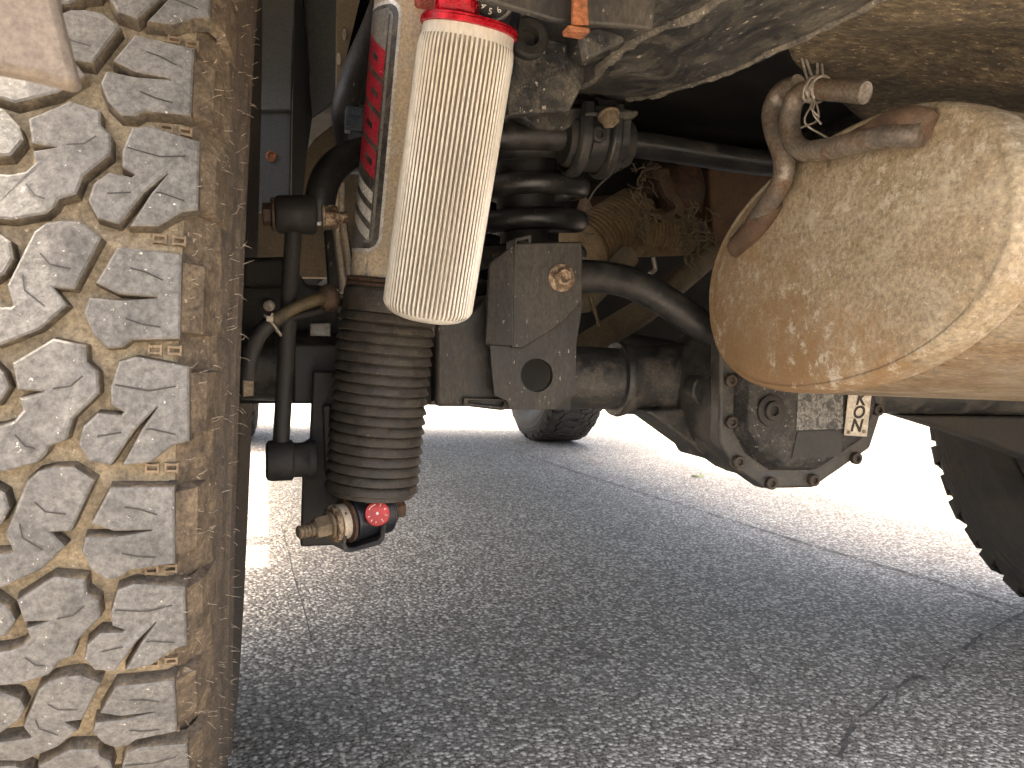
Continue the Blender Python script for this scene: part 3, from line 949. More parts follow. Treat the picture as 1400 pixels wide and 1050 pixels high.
for k, t in enumerate((.004, .062)):
    for p in strap[0]:
        V.append(p - cd * .012 + cd * t + (p - (ca + cd * ((p - ca).dot(cd)))).normalized() * -.001)
ns = len(strap[0])
for i in range(ns - 1): F.append((i, i + 1, ns + i + 1, ns + i))
cl.append((V, F))
mk('clamp', join(*cl), 'black', sw, bevel=.0015)
mk('clamp_foot', prism([at(x, y, .75) for x, y in ((800, 152), (872, 150), (874, 156), (865, 163), (838, 160), (800, 158))], (0, .04, 0)), 'frame', sw, bevel=.002)
mk('bolt', hexbolt(at(832, 157, .745), Vector((.1, -.55, -1)), .0100, .009, .0115, .0022), 'plated', sw, 'dirty plated hex bolt under the frame')
mk('plug', lathe(at(819, 184, YS - .035), (0, -1, 0), [(-.002, .0085), (.002, .0085), (.003, .007), (.003, .004), (0, .003)], 20), 'deep', sw)

# ---- sway bar link
YL = .755
lt, lb = at(401, 318, YL), at(384, 608, YL)
lk = mk('sway_bar_link', tube([lt, lb], .0078, 18), 'rubber', veh, 'slim dark sway bar link beside the tyre')
xd = (at(430, 293, YL) - at(375, 292, YL)).normalized()
tcn = at(375, 293, YL)
mk('bushing', lathe(tcn, xd, [(0, .011), (.001, .0155), (.004, .0175), (.034, .0185), (.037, .017), (.038, .012)], 28), 'rubber', lk)
mk('bolt', join(hexbolt(tcn, -xd, .0105, .008, .0155, .003)), 'rustdark', lk)
tnut = at(440, 297, YL)
mk('nut', join(hexbolt(tnut, xd, .0115, .012, .0125, .003), tube([tnut, tnut + xd * .024], .0055, 14)), 'rust', lk, 'rusty nut on the upper link bolt')
bcn = at(363, 630, YL)
bd = (at(425, 628, YL) - bcn).normalized()
mk('bushing', lathe(bcn, bd, [(0, .015), (.002, .0185), (.006, .0195), (.024, .0195), (.026, .0165), (.034, .0165), (.040, .020), (.046, .018), (.047, .012)], 28), 'rubber', lk)

# ---- lower shock mount bracket
mb = [(428, 508), (470, 508), (470, 640), (470, 690), (482, 700), (482, 752), (470, 753), (455, 746), (411, 748), (414, 640), (424, 600)]
sb = mk('shock_mount_bracket', prism([at(x, y, .775) for x, y in mb], (0, .012, 0)), 'deep', veh, 'dark lower shock mount bracket', bevel=.002)
mk('rib', prism([at(x, y, .765) for x, y in ((441, 555), (452, 552), (455, 640), (445, 650))], (0, .012, 0)), 'bracket', sb, bevel=.002)
mk('stiffener', prism([at(x, y, .772) for x, y in ((470, 560), (500, 640), (485, 690), (466, 690))], (0, .03, 0)), 'deep', sb)
# U shaped saddle under the eye
sad = [(472, 700, .698), (470, 725, .697), (468, 748, .697), (471, 755, .697), (482, 755, .697), (505, 749, .698), (520, 745, .699), (526, 738, .700), (528, 715, .702), (534, 700, .704)]
sadp = [at(x, y, Y) for x, y, Y in sad]
V, F = [], []
for p in sadp: V += [p, p + Vector((0, .05, .002))]
nS = len(V)
cen = at(500, 715, .71)
for p in sadp:
    q = (cen - p).normalized() * .005
    V += [p + q, p + q + Vector((0, .05, .002))]
for i in range(len(sadp) - 1):
    F += [(2 * i, 2 * i + 1, 2 * i + 3, 2 * i + 2), (nS + 2 * i, nS + 2 * i + 2, nS + 2 * i + 3, nS + 2 * i + 1), (2 * i, 2 * i + 2, nS + 2 * i + 2, nS + 2 * i), (2 * i + 1, nS + 2 * i + 1, nS + 2 * i + 3, 2 * i + 3)]
e = 2 * (len(sadp) - 1)
F += [(0, nS, nS + 1, 1), (e, e + 1, nS + e + 1, nS + e)]
mk('saddle', (V, F), 'bracket', sb, bevel=.0008)

# ---- the shock absorber
P0, P1 = at(505, 703, .728), at(575, -60, .705)
sa = (P1 - P0).normalized()
SL = (P1 - P0).length


def on_axis(py):
    """distance along the shock axis whose image height is py"""
    lo, hi = 0., SL
    for _ in range(40):
        m = (lo + hi) / 2; d = P0 + sa * m - CAM
        y = 525 - F_PX * d.dot(up) / d.dot(fwd)
        if y > py: lo = m
        else: hi = m
    return lo


tb0, tb1 = on_axis(668), on_axis(428)
tr0 = on_axis(396)
BR = .0372
shock = mk('shock_absorber', lathe(P0, sa, [(tr0 - .02, BR), (tr0 + .006, BR), (SL, BR)], 56), 'silver', veh, 'dusty silver shock absorber with ribbed finned reservoir and black boot')
# dust boot
prof = []
NR = 18
for i in range(NR):
    t0 = tb0 + (tb1 - tb0) * i / NR; dt = (tb1 - tb0) / NR
    rr = .0425 + .0015 * i / NR
    if i == 0: prof += [(t0 - .006, .030), (t0 - .004, rr - .003)]
    prof += [(t0, rr - .0034), (t0 + dt * .05, rr - .0002), (t0 + dt * .16, rr + .0016), (t0 + dt * .34, rr + .0012), (t0 + dt * .62, rr - .0002), (t0 + dt * .86, rr - .0012), (t0 + dt * .95, rr - .0034)]
prof += [(tb1, .0425), (tb1 + .018, .0418), (tb1 + .022, .0405), (tb1 + .024, .037)]
mk('dust_boot', lathe(P0, sa, prof, 64), 'boot', shock, 'ribbed black rubber dust boot', smooth=55)
mk('clamp_band', lathe(P0, sa, [(tr0 - .012, .038), (tr0 - .0115, .0412), (tr0 - .0022, .0412), (tr0 - .002, .038)], 64), 'band', shock)
mk('retaining_ring', lathe(P0, sa, [(tr0 + .0, .037), (tr0 + .0005, .0404), (tr0 + .003, .0404), (tr0 + .0045, .0388), (tr0 + .0068, .0404), (tr0 + .0085, .0396), (tr0 + .009, .037)], 64), 'rustdark', shock)
tocam = (CAM - P0); tocam = (tocam - sa * tocam.dot(sa)).normalized()
side = sa.cross(tocam).normalized()      # towards the right in the picture?
if side.dot(rgt) < 0: side = -side


def body_pt(phi, t, r):
    return P0 + sa * t + (tocam * cos(phi) + side * sin(phi)) * r


# band print: small dark ticks
tk = []
for i, ph in enumerate((-82, -74, -66, -58)):
    a = radians(ph)
    for k in range(1):
        tk.append(([body_pt(a + da, tr0 - .0105 + dt, .0414) for da, dt in ((-.018, 0), (.018, 0), (.018, .006), (-.018, .006))], [(0, 1, 2, 3)]))
mk('band_marking', join(*tk), 'deep', shock, smooth=0)
# decal: flat print, each tiny face coloured by the drawing it falls in
d0, d1 = on_axis(352), on_axis(24)
DH = d1 - d0
PH0, PH1 = radians(-150), radians(-17)
nu, nv = 150, 340
W2 = (PH1 - PH0) * BR


def decal_col(u, v):
    """u: metres from the right edge, v: metres from the bottom; returns a material index or None"""
    R_ = .014
    wx = W2
    cx = min(max(u, R_), wx - R_); cy = min(max(v, R_), DH - R_)
    d = R_ - math.hypot(u - cx, v - cy)
    if d < 0: return None
    if d < .0030: return 2                     # silver rim
    if d < .0064: return 0                     # black line
    if .0082 < d < .0108 and u < .02: return 1
    fv = v / DH
    if u > .0125:
        w = v - (u - .0125) * .75              # lines slanting across the wrap
        f = w / DH
        if .04 < f < .24:
            q = (f - .04) / .2 * 2.6
            return 2 if (q % 1) < .62 and u < .05 else 0
        if .27 < f < .80:
            q = (f - .27) / .53 * 4
            k = q % 1
            if k < .17: return 0
            if .48 < k < .66 and .0165 + .004 * (int(q) % 2) < u < .027 + .004 * (int(q) % 2): return 0
            return 3
        if f >= .80: return 1
    return 0


V, F, mi = [], [], []
for j in range(nv + 1):
    for i in range(nu + 1):
        V.append(body_pt(PH1 - (PH1 - PH0) * i / nu, d0 + DH * j / nv, BR + .0005))
for j in range(nv):
    for i in range(nu):
        c = decal_col((i + .5) / nu * W2, (j + .5) / nv * DH)
        if c is None: continue
        a = j * (nu + 1) + i
        F.append((a, a + 1, a + nu + 2, a + nu + 1)); mi.append(c)
mk('decal', (V, F), ['decal_black', 'decal_grey', 'decal_silver', 'decal_red'], shock, 'black decal with red block lettering and silver rim', smooth=180, mi=mi)
# lower eye, bushing, bolt and red adjuster dial
ed = (at(545, 695, .735) - at(420, 727, .70)).normalized()
EC = at(503, 704, .722)
mk('eye', lathe(EC - ed * .020, ed, [(0, .0195), (.0015, .0212), (.038, .0212), (.040, .0195)], 40), 'navy', shock, bevel=.0008)
mk('shaft', lathe(EC, sa, [(.015, .017), (.06, .015)], 24), 'black', shock)
mk('seal_ring', lathe(EC - ed * .0245, ed, [(0, .017), (.0008, .0208), (.0032, .0208), (.0045, .019)], 36), 'rustdark', shock)
M['seal'] = mat('red_seal', (.16, .035, .022), (.1, .06, .04), .4, .2, 80, (.5, .8))
mk('bushing_sleeve', lathe(EC - ed * .0325, ed, [(0, .012), (.0006, .0165), (.008, .0165), (.0085, .015)], 32), 'band', shock)
mk('washer', lathe(EC - ed * .0385, ed, [(0, .012), (.001, .0165), (.0045, .0175), (.0058, .016)], 32), 'rust', shock)
nutp = EC - ed * .0385
mk('nut', hexbolt(nutp, -ed, .0105, .013, .0130, .003, dish=False), 'plated', shock, 'rusty hex nut on the lower shock bolt')
th = []
for i in range(20):
    t = .014 + i * .00085
    th.append((t, (.0068 if (i // 2) % 2 else .0056) - .0012 * i / 34))
mk('stud', lathe(nutp, -ed, th + [(.0315, .0050), (.032, .003)], 20), 'plated', shock, 'threaded end of the lower shock bolt')
mk('bolt_head', hexbolt(EC + ed * .024, ed, .0115, .010, .0135, .003), 'rustdark', shock)
dn = (CAM + Vector((.02, 0, .1)) - at(516, 702, .70)).normalized()
DC = at(516, 702, .695)
dial = mk('adjuster_dial', lathe(DC - dn * .010, dn, [(0, .007), (.006, .007), (.0065, .0102), (.0072, .0112), (.0098, .0112), (.0104, .0106)], 36), 'dial_red', shock, 'round red adjuster dial')
dv = (up - dn * up.dot(dn)).normalized(); du = dv.cross(dn)
dp = DC + dn * .0006
marks = [lathe(dp, dn, [(0, .0013), (.0003, .0013), (.0003, .0007), (0, .0007)], 18)]
arc = [dp + du * (.0082 * cos(w)) + dv * (.0082 * sin(w)) for w in [radians(100 + 5 * i) for i in range(12)]]
marks.append(tube(arc, .00030, 5))
for ch, w in zip('5432', (70, 30, -12, -55)):
    w = radians(w)
    rd = du * cos(w) + dv * sin(w)
    marks.append(text_vf(ch, .0036, dp + rd * .0078, rd.cross(dn) * -1 if False else dn.cross(rd) * -1, rd, .0001))
for w in (-100, -130, -160):
    w = radians(w); rd = du * cos(w) + dv * sin(w)
    marks.append(tube([dp + rd * .0070, dp + rd * .0090], .00030, 5))
mk('dial_marking', join(*marks), 'white', shock, smooth=0)

# ---- piggyback reservoir with long fins
Q0, Q1 = at(583, 432, .622), at(641, 44, .572)
qa = (Q1 - Q0).normalized(); QL = (Q1 - Q0).length
RR = .0366
NFIN = 62
SUB = 8
a_ = qa.orthogonal().normalized(); b_ = qa.cross(a_)
nn = NFIN * SUB


def fin_r(j):
    k = (j % SUB) / SUB
    return .5 - .5 * cos(2 * pi * k)          # 0 at the groove, 1 at the crest


lv = []                                        # (t, outer radius, groove depth)
for t, r, g_ in ((-.0015, .024, 0), (.0, .0285, 0), (.0025, .0322, .0), (.004, .0338, .0002), (.0062, .0354, .0014), (.009, RR, .0028), (.03, RR, .0028), (QL * .5, RR, .0028), (QL - .016, RR, .0028), (QL - .011, RR - .0006, .0016), (QL - .008, RR - .0016, .0004), (QL - .0065, RR - .0020, 0), (QL, RR - .0022, 0)):
    lv.append((t, r, g_))
V, F = [], []
for t, r, g_ in lv:
    for j in range(nn):
        w = 2 * pi * j / nn
        f_ = fin_r(j)
        f_ = f_ ** .8
        rad = r - g_ * (1 - f_)
        V.append(Q0 + qa * t + a_ * (rad * cos(w)) + b_ * (rad * sin(w)))
for i in range(len(lv) - 1):
    for j in range(nn): F.append((i * nn + j, i * nn + (j + 1) % nn, (i + 1) * nn + (j + 1) % nn, (i + 1) * nn + j))
F.append(tuple(range(nn))); F.append(tuple(range((len(lv) - 1) * nn, len(lv) * nn)))
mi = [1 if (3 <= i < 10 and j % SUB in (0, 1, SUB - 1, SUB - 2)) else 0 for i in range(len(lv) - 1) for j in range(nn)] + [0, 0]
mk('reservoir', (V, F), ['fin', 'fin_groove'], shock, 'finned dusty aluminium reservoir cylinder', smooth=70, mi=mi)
mk('reservoir_cap', lathe(Q1, qa, [(0, .0335), (.0005, .0368), (.0042, .0368), (.005, .0355), (.0062, .0355), (.0068, .0335)], 64), 'red', shock, 'red anodised reservoir cap')
rc = Q1 + qa * .0068
fr_c = (CAM - Q1); fr_c = (fr_c - qa * fr_c.dot(qa)).normalized(); fs = fr_c.cross(qa)
if fs.dot(rgt) < 0: fs = -fs
blk = [rc + fs * s_ + fr_c * f__ for s_, f__ in ((-.026, .016), (-.006, .026), (.002, .026), (.006, .018), (.010, -.02), (-.020, -.026), (-.028, -.01))]
mk('bridge_block', prism(blk, qa * .045 + fs * -.006), 'red', shock, bevel=.003)
mk('bridge_arm', prism([rc + fs * s_ + fr_c * f__ + qa * .020 for s_, f__ in ((-.028, -.006), (-.006, -.006), (-.03, -.10), (-.05, -.10))], qa * .05), 'red', shock, bevel=.003)
# grey compression dial housing standing beside it
hc = rc + fs * .0135 + fr_c * .020 + qa * .015
hd = (fr_c + fs * .1 - qa * .25).normalized()
mk('dial_housing', join(lathe(hc - hd * .024, hd, [(0, .0165), (.020, .0165), (.0225, .0150), (.0225, .0132), (.0205, .013)], 36), tube([hc - hd * .014, hc - hd * .012 - qa * .022 + fs * .004], .0072, 16)), 'grey_cast', shock, bevel=.0006)
face = mk('dial_face', lathe(hc - hd * .005, hd, [(0, .013), (.0042, .0128), (.0048, .012)], 36), 'deep', shock)
hv = (-qa - hd * (-qa).dot(hd)).normalized() * -1
hu = hv.cross(hd)
tx = []
for ch, w in (('5', -92), ('4', -135), ('6', -48), ('3', -178), ('7', -5)):
    w = radians(w); rd = hu * cos(w) + hv * sin(w)
    tx.append(text_vf(ch, .0058, hc + rd * .0088, hd.cross(rd), -rd, .0002) if False else text_vf(ch, .0060, hc + rd * .0086 + hd * .0001, (-rd).cross(hd), -rd, .0002))
mk('dial_marking', join(*tx), 'white', shock, smooth=0)
mk('reservoir_body', lathe(Q1 + fs * .022 + fr_c * -.028 + qa * -.012, qa, [(0, .016), (.06, .016)], 28), 'navy', shock)

# ---- brake hose, grommet and cable tie
hp = spl([at(338, 520, .735), at(344, 484, .735), at(356, 456, .735), at(378, 436, .735), at(406, 420, .738), at(432, 410, .742), at(452, 405, .75)], 8)
nh = len(hp)
bh = mk('brake_hose', tube(hp, .0058, 14), 'hose', veh, 'yellow-brown brake hose held by a cable tie')
mk('hose_sleeve', tube(hp[:int(nh * .5)], .0072, 14), 'rubber', bh)
h2 = spl([at(346, 506, .74), at(352, 470, .745), at(368, 452, .745), at(395, 436, .75), at(440, 424, .76), at(470, 412, .77)], 8)
mk('wear_sensor_cable', tube(h2, .0034, 10), 'rubber', bh)
gc = at(447, 408, .748)
gd = (at(452, 405, .75) - at(432, 410, .742)).normalized()
mk('grommet', lathe(gc - gd * .004, gd, [(-.002, .006), (0, .0095), (.003, .0125), (.007, .0135), (.010, .0125), (.012, .008)], 28), 'weld', bh)
tc_ = at(373, 445, .738)
td = (hp[int(nh * .52)] - hp[int(nh * .44)]).normalized()
ta = td.orthogonal().normalized(); tb_ = td.cross(ta)
lp = [tc_ + ta * (.0115 * cos(w)) + tb_ * (.0115 * sin(w)) for w in [2 * pi * i / 20 for i in range(21)]]
mk('cable_tie', join(tube(lp, .0013, 8), box(at(369, 436, .72), (.006, .005, .005)), tube([at(369, 436, .72), at(373, 428, .718)], .0012, 6)), 'nylon', bh, bevel=.0006)
mk('hose_clip', prism([at(x, y, .73) for x, y in ((332, 508), (347, 508), (347, 541), (332, 543))], (0, .012, 0)), 'plated', bh, bevel=.001)

# ---- brake assembly and axle end, dark mass beside the tyre
mk('brake_shield', prism([at(x, y, .865) for x, y in ((320, 352), (395, 352), (420, 390), (462, 400), (470, 552), (320, 552))], (0, .03, 0)), 'deep', veh, bevel=.004)
mk('caliper', join(prism([at(x, y, .84) for x, y in ((330, 352), (395, 350), (395, 392), (330, 392))], (0, .05, 0))), 'deep', veh, bevel=.006)
mk('shield_tab', prism([at(x, y, .80) for x, y in ((424, 442), (452, 441), (452, 460), (424, 459))], (0, .004, 0)), 'grey_cast', veh, bevel=.001)
mk('axle_seat', prism([at(x, y, .80) for x, y in ((400, 470), (470, 470), (600, 470), (600, 552), (400, 552))], (0, .03, 0)), 'deep', veh, bevel=.003)
mk('plate_clip', lathe(at(368, 418, .86), (0, -1, 0), [(0, .006), (.002, .006), (.003, .004)], 16), 'band', veh)

# ---- body panels of the wheel house, seen beyond the tyre
YW = 1.28
mk('wheel_house_panel', prism([at(x, y, YW) for x, y in ((300, -160), (406, -160), (405, 0), (401, 60), (399, 151), (300, 151))], (0, .02, 0)), 'liner', veh, 'grey wheel house panel beside the tyre', bevel=.003)
mk('wheel_house_panel', prism([at(x, y, YW + .01) for x, y in ((300, 148), (399, 148), (397, 289), (300, 290))], (0, .02, 0)), 'liner_blue', veh, 'blue-grey lower wheel house panel', bevel=.003)
mk('panel_crease', prism([at(x, y, q) for x, y, q in ((404, -160, YW - .02), (412, -160, YW + .03), (414, 0, YW + .03), (424, 95, YW + .04), (427, 160, YW + .05), (419, 215, YW + .05), (411, 300, YW + .05), (398, 300, YW - .01), (400, 150, YW - .02), (402, 60, YW - .02))], (0, .02, 0)), 'liner', veh)
mk('wheel_house_panel', prism([at(x, y, YW + .04) for x, y in ((410, -160), (466, -160), (464, 0), (461, 136), (427, 159), (421, 95))], (0, .02, 0)), 'liner', veh, bevel=.003)
mk('body_post', prism([at(x, y, YW - .08) for x, y in ((462, -160), (505, -160), (492, 0), (474, 75), (474, 140), (480, 185), (468, 170), (460, 140))], (0, .02, 0), [[at(471 + 3 * cos(w), 45 + 8 * sin(w), YW - .08) for w in [2 * pi * i / 12 for i in range(12)]]]), 'tan_panel', veh, bevel=.002)
for x, y in ((471, 46), (463, 80)):  # pale ovals stand in for the slots in the post
    mk('pale_slot', prism([at(x + 2.6 * cos(w) + .4 * sin(w), y + 8 * sin(w), YW - .084) for w in [2 * pi * i / 14 for i in range(14)]], (0, .003, 0)), 'band', veh)
mk('breather_hose', tube(spl([at(545, -60, 1.08), at(515, 30, 1.08), at(487, 95, 1.08), at(472, 150, 1.08), at(476, 200, 1.1)], 8), .0175, 16), 'bracket', veh, bevel=None)
mk('body_panel', prism([at(x, y, 1.42) for x, y in ((398, 300), (412, 216), (420, 206), (430, 190), (466, 162), (482, 160), (500, 330), (500, 380), (340, 380), (340, 285), (396, 285))], (0, .02, 0)), 'tan_panel', veh, 'dusty tan panel low in the wheel house', bevel=.003)
mk('rust_plug', lathe(at(371, 214, YW + .008), (0, -1, 0), [(0, .0085), (.003, .0085), (.004, .006), (.002, .004)], 16), 'orange_rust', veh, 'orange rusty bolt hole in the grey panel')
cn = at(484, 165, 1.0)
mk('wiring_connector', join(box(cn, (.022, .02, .03)), box(cn + Vector((.002, -.012, .006)), (.012, .01, .008)), box(cn + Vector((-.006, -.012, -.006)), (.01, .012, .012)), box(cn + Vector((.004, 0, -.04)), (.018, .02, .05))), 'connector', veh, 'blue-grey wiring connector', bevel=.002)
for k, (a, b) in enumerate((((458, 300), (470, 400)), ((466, 290), (478, 380)))):
    mk('brake_line', tube([at(a[0], a[1] - 40, .9), at(*a, .9), at(*b, .88)], .0045, 10), 'band', veh)
mk('side_bracket', prism([at(x, y, .92) for x, y in ((442, 300), (472, 285), (482, 350), (470, 400), (448, 390))], (0, .01, 0)), 'bracket', veh, bevel=.002)

# ---- muffler with its hanger
MXL, MXR = .42, 1.02
mc_y, mc_z, ma, mbz = .509, .541, .170, .101
MT = radians(-11)


def oval(x, k=1., grow=0.):
    out = []
    for i in range(72):
        w = 2 * pi * i / 72
        e = 2 / 2.25
        cy = abs(cos(w)) ** e * (1 if cos(w) >= 0 else -1) * (ma * k + grow); cz = abs(sin(w)) ** e * (1 if sin(w) >= 0 else -1) * (mbz * k + grow)
        out.append(Vector((x, mc_y + cy * cos(MT) - cz * sin(MT), mc_z + cy * sin(MT) + cz * cos(MT))))
    return out


def oval_skin(rows, cap=True):
    V, F = [], []
    for r_ in rows: V += r_
    n = 72
    for i in range(len(rows) - 1):
        for j in range(n): F.append((i * n + j, i * n + (j + 1) % n, (i + 1) * n + (j + 1) % n, (i + 1) * n + j))
    if cap: F.append(tuple(range(n))); F.append(tuple(range((len(rows) - 1) * n, len(rows) * n)))
    return V, F


mf = mk('muffler', oval_skin([oval(MXL + .024, .965), oval(MXL + .031, .975), oval(MXL + .034, .992), oval(MXL + .06, 1.0), oval(MXL + .3, 1.0), oval(MXR, 1.0), oval(MXR + .02, .93)]), 'muffler_shell', veh, 'large oval muffler caked in tan dust and rust', smooth=45)
mk('end_cap', oval_skin([oval(MXL - .004, .02), oval(MXL - .004, .4), oval(MXL - .0035, .7), oval(MXL - .0025, .86), oval(MXL - .001, .91), oval(MXL + .0005, .935), oval(MXL - .0005, .952), oval(MXL + .0005, .972), oval(MXL + .004, .988), oval(MXL + .009, .996), oval(MXL + .020, 1.0), oval(MXL + .026, 1.0), oval(MXL + .0275, .985), oval(MXL + .0275, .96)]), 'muffler', mf, 'flat oval end cap with rust bleeding from the welds', smooth=45)
RB = .0088
o1 = [atx(1006, 342, .425), atx(1030, 308, .413), atx(1052, 276, .405), atx(1069, 248, .402), atx(1072, 218, .400), atx(1060, 182, .400), atx(1056, 152, .402), atx(1068, 127, .405), atx(1092, 116, .408)]
hp1 = spl(o1, 8)
mk('hanger_rod', tube(hp1, [RB * (.75 if i < 4 else 1) for i in range(len(hp1))], 16), 'hanger', mf, 'brown bent hanger rod welded to the muffler')
o2 = [atx(1262, 184, .408), atx(1225, 187, .402), atx(1180, 193, .400), atx(1130, 204, .399), atx(1100, 206, .398), atx(1083, 190, .398), atx(1080, 160, .399), atx(1088, 134, .401), atx(1108, 123, .404), atx(1145, 124, .41), atx(1183, 127, .416)]
hp2 = spl(o2, 8)
mk('hanger_rod', tube(hp2, RB * .93, 16), 'hanger', mf, 'bare steel hanger rod hooked upward')
wv = tube(spl([atx(1008, 340, .420), atx(1032, 312, .414), atx(1058, 276, .408)], 6), [.0105, .0115, .0112, .0112, .0112, .011, .011, .011, .011, .0105, .010, .0092, .008], 12)
mk('weld_bead', wv, 'weld', mf)
mk('weld_bead', tube(spl([atx(1272, 172, .413), atx(1235, 170, .410), atx(1190, 181, .409), atx(1140, 196, .408)], 6), [.009, .0115, .012, .012, .0125, .012, .012, .0115, .0115, .011, .010, .009, .0075, .0065, .006, .005, .004, .003, .002][:19], 12), 'weld', mf)
# wire that holds the hanger up
random.seed(3)
wr = []
for k in range(4):
    x0 = 1084 + 4 * k + (12 if k > 1 else 0)
    pts = [at(x0, 20 - 6 * k, .50), at(x0 + 10 + k, 70, .525), at(1104 + 7 * k, 108, .54), at(1118 + 3 * k, 128, .535)]
    wr.append(tube(spl(pts, 5), .0011, 6))
hw = mk('hanger_wire', join(*wr), 'wire', mf, 'thin steel wires tying up the hanger')
cw = hp2[int(len(hp2) * .82)]
tw = (hp2[int(len(hp2) * .86)] - hp2[int(len(hp2) * .8)]).normalized()
wa = tw.orthogonal().normalized(); wb = tw.cross(wa)
lp = [cw + tw * (.010 * (i / 90) - .005 + .0015 * sin(i * .7)) + wa * (.0098 * cos(i * .42)) + wb * (.0098 * sin(i * .42)) for i in range(91)]
mk('wire_knot', join(tube(lp, .0011, 6), *[tube(spl([cw - Vector((0, 0, .008)), cw + Vector((random.uniform(-.012, .008), -.004, -.016 - .004 * k)), cw + Vector((random.uniform(-.02, .014), -.008, -.024 - .005 * k))], 5), .0008, 5) for k in range(4)]), 'wire', mf)
mk('tail_pipe', tube(spl([Vector((MXR, .5, .54)), Vector((1.1, .47, .54)), Vector((1.18, .40, .53)), Vector((1.2, .22, .52))], 8), .03, 24), 'exhaust', mf)

# ---- heat shield above the muffler
V, F = [], []
NX, NY = 60, 40
random.seed(9)
edge = [(.36, .50), (.393, .53), (.47, .585), (.57, .635), (.75, .675), (1.0, .69), (1.2, .69)]


def front_y(x):
    for (a, b), (c, d) in zip(edge, edge[1:]):
        if a <= x <= c: return b + (d - b) * (x - a) / (c - a)
    return .69


for j in range(NY + 1):
    for i in range(NX + 1):
        x = .362 + (1.0 - .362) * i / NX
        y = .2 + (front_y(x) - .2) * j / NY
        z = .712 + .006 * sin(x * 22 + y * 5) * sin(y * 17) + .004 * sin(y * 60 + x * 8) - .03 * max(0, (y - .45)) + .02 * (x - .5)
        V.append(Vector((x, y, z)))
for j in range(NY):
    for i in range(NX):
        a = j * (NX + 1) + i; F.append((a, a + 1, a + NX + 2, a + NX + 1))
hs = mk('heat_shield', (V, F), 'shield', veh, 'dust covered heat shield above the muffler')
so = hs.modifiers.new('solid', 'SOLIDIFY'); so.thickness = .004; so.offset = 1

# ---- exhaust pipe wrapped in fraying heat wrap, flange and rusty shield behind the axle
ep = spl([at(800, 318, 1.10), at(850, 312, 1.10), at(890, 300, 1.12), at(930, 270, 1.14), at(975, 250, 1.15), at(1040, 240, 1.15)], 8)
ex = mk('exhaust_pipe', tube([at(800, 300, 1.12), at(900, 290, 1.12), at(1060, 262, 1.14), at(1200, 300, 1.1)], .034, 24), 'exhaust', veh, 'rust brown exhaust pipe beneath the frame')


def wrap(p, q, ra, rb, turns, name='heat_wrap'):
    p, q = Vector(p), Vector(q); d = (q - p).normalized(); Lw = (q - p).length
    pr = []
    for i in range(turns):
        t = Lw * i / turns; dt = Lw / turns
        r_ = ra + (rb - ra) * i / turns
        pr += [(t, r_ - .0014), (t + dt * .2, r_ + .0004), (t + dt * .55, r_ + .0012), (t + dt * .9, r_)]
    return mk(name, lathe(p, d, pr, 40), 'wrap', ex, 'brown ribbed exhaust heat wrap', smooth=60)


wrap(at(796, 342, 1.06), at(868, 285, 1.10), .046, .034, 15)
wrap(at(868, 318, 1.07), at(940, 322, 1.08), .036, .030, 14)
# clamp and flange
fc = at(905, 255, 1.07)
mk('clamp_band', lathe(at(892, 262, 1.09), at(960, 256, 1.10) - at(892, 262, 1.09), [(0, .034), (.001, .044), (.014, .045), (.016, .042), (.03, .041), (.05, .052), (.052, .052), (.066, .046)], 36), 'rustdark', ex)
mk('clamp_ear', join(prism([at(x, y, 1.03) for x, y in ((896, 232), (914, 230), (924, 262), (938, 285), (932, 298), (926, 292), (928, 284), (910, 268))], (0, .012, 0)), prism([at(x, y, 1.028) for x, y in ((902, 296), (924, 284), (929, 291), (906, 304))], (0, .012, 0))), 'weld', ex, bevel=.001)
mk('rusty_bracket', prism([at(x, y, 1.05) for x, y in ((968, 222), (1060, 226), (1060, 300), (985, 338), (978, 338), (972, 280))], (0, .02, 0)), 'exhaust', ex, 'rust brown plate left of the muffler', bevel=.003)
# frayed fibres
random.seed(21)
fz = []
for k in range(150):
    if k % 3: x, y = random.gauss(948, 12), random.gauss(315, 20)
    else: x, y = random.gauss(878, 6), random.uniform(222, 320)
    p = at(x, y, 1.0 + random.uniform(-.01, .02))
    pts = [p]
    d = Vector((random.uniform(-1, 1), random.uniform(-.5, .3), random.uniform(-1, .6)))
    for i in range(4):
        d = (d + Vector((random.uniform(-.8, .8), random.uniform(-.4, .4), random.uniform(-.8, .6)))).normalized()
        pts.append(pts[-1] + d * random.uniform(.004, .010))
    fz.append(tube(spl(pts, 3), random.uniform(.0005, .0011), 5, cap=False))
mk('frayed_fibres', join(*fz), 'frayed', ex, kind='stuff', smooth=60)
mk('wire_loop', tube(spl([at(838, 236, 1.0), at(812, 262, 1.0), at(794, 300, 1.0), at(796, 316, 1.0), at(812, 320, 1.02)], 6), .0012, 6), 'wire', ex)
mk('torn_strand', tube(spl([at(806, 402, .95), at(812, 422, .95), at(820, 446, .95)], 5), [.0022, .0024, .0028, .003, .003, .003, .0026, .002, .002, .003, .001], 6), 'frayed', ex)
# brown control arm crossing diagonally behind the track bar
mk('control_arm', tube([at(770, 500, .98), at(800, 474, .99), at(880, 425, 1.02), at(985, 335, 1.08), at(1060, 262, 1.12)], .0195, 20), 'browntube', veh, 'dusty brown tube running diagonally behind the track bar')
mk('control_arm', tube([at(700, 420, .96), at(800, 412, .97), at(860, 350, 1.0)], .016, 16), 'browntube', veh)
mk('park_brake_clip', tube(spl([at(893, 352, .97), at(896, 368, .97), at(888, 374, .97)], 4), .003, 8), 'wire', veh)

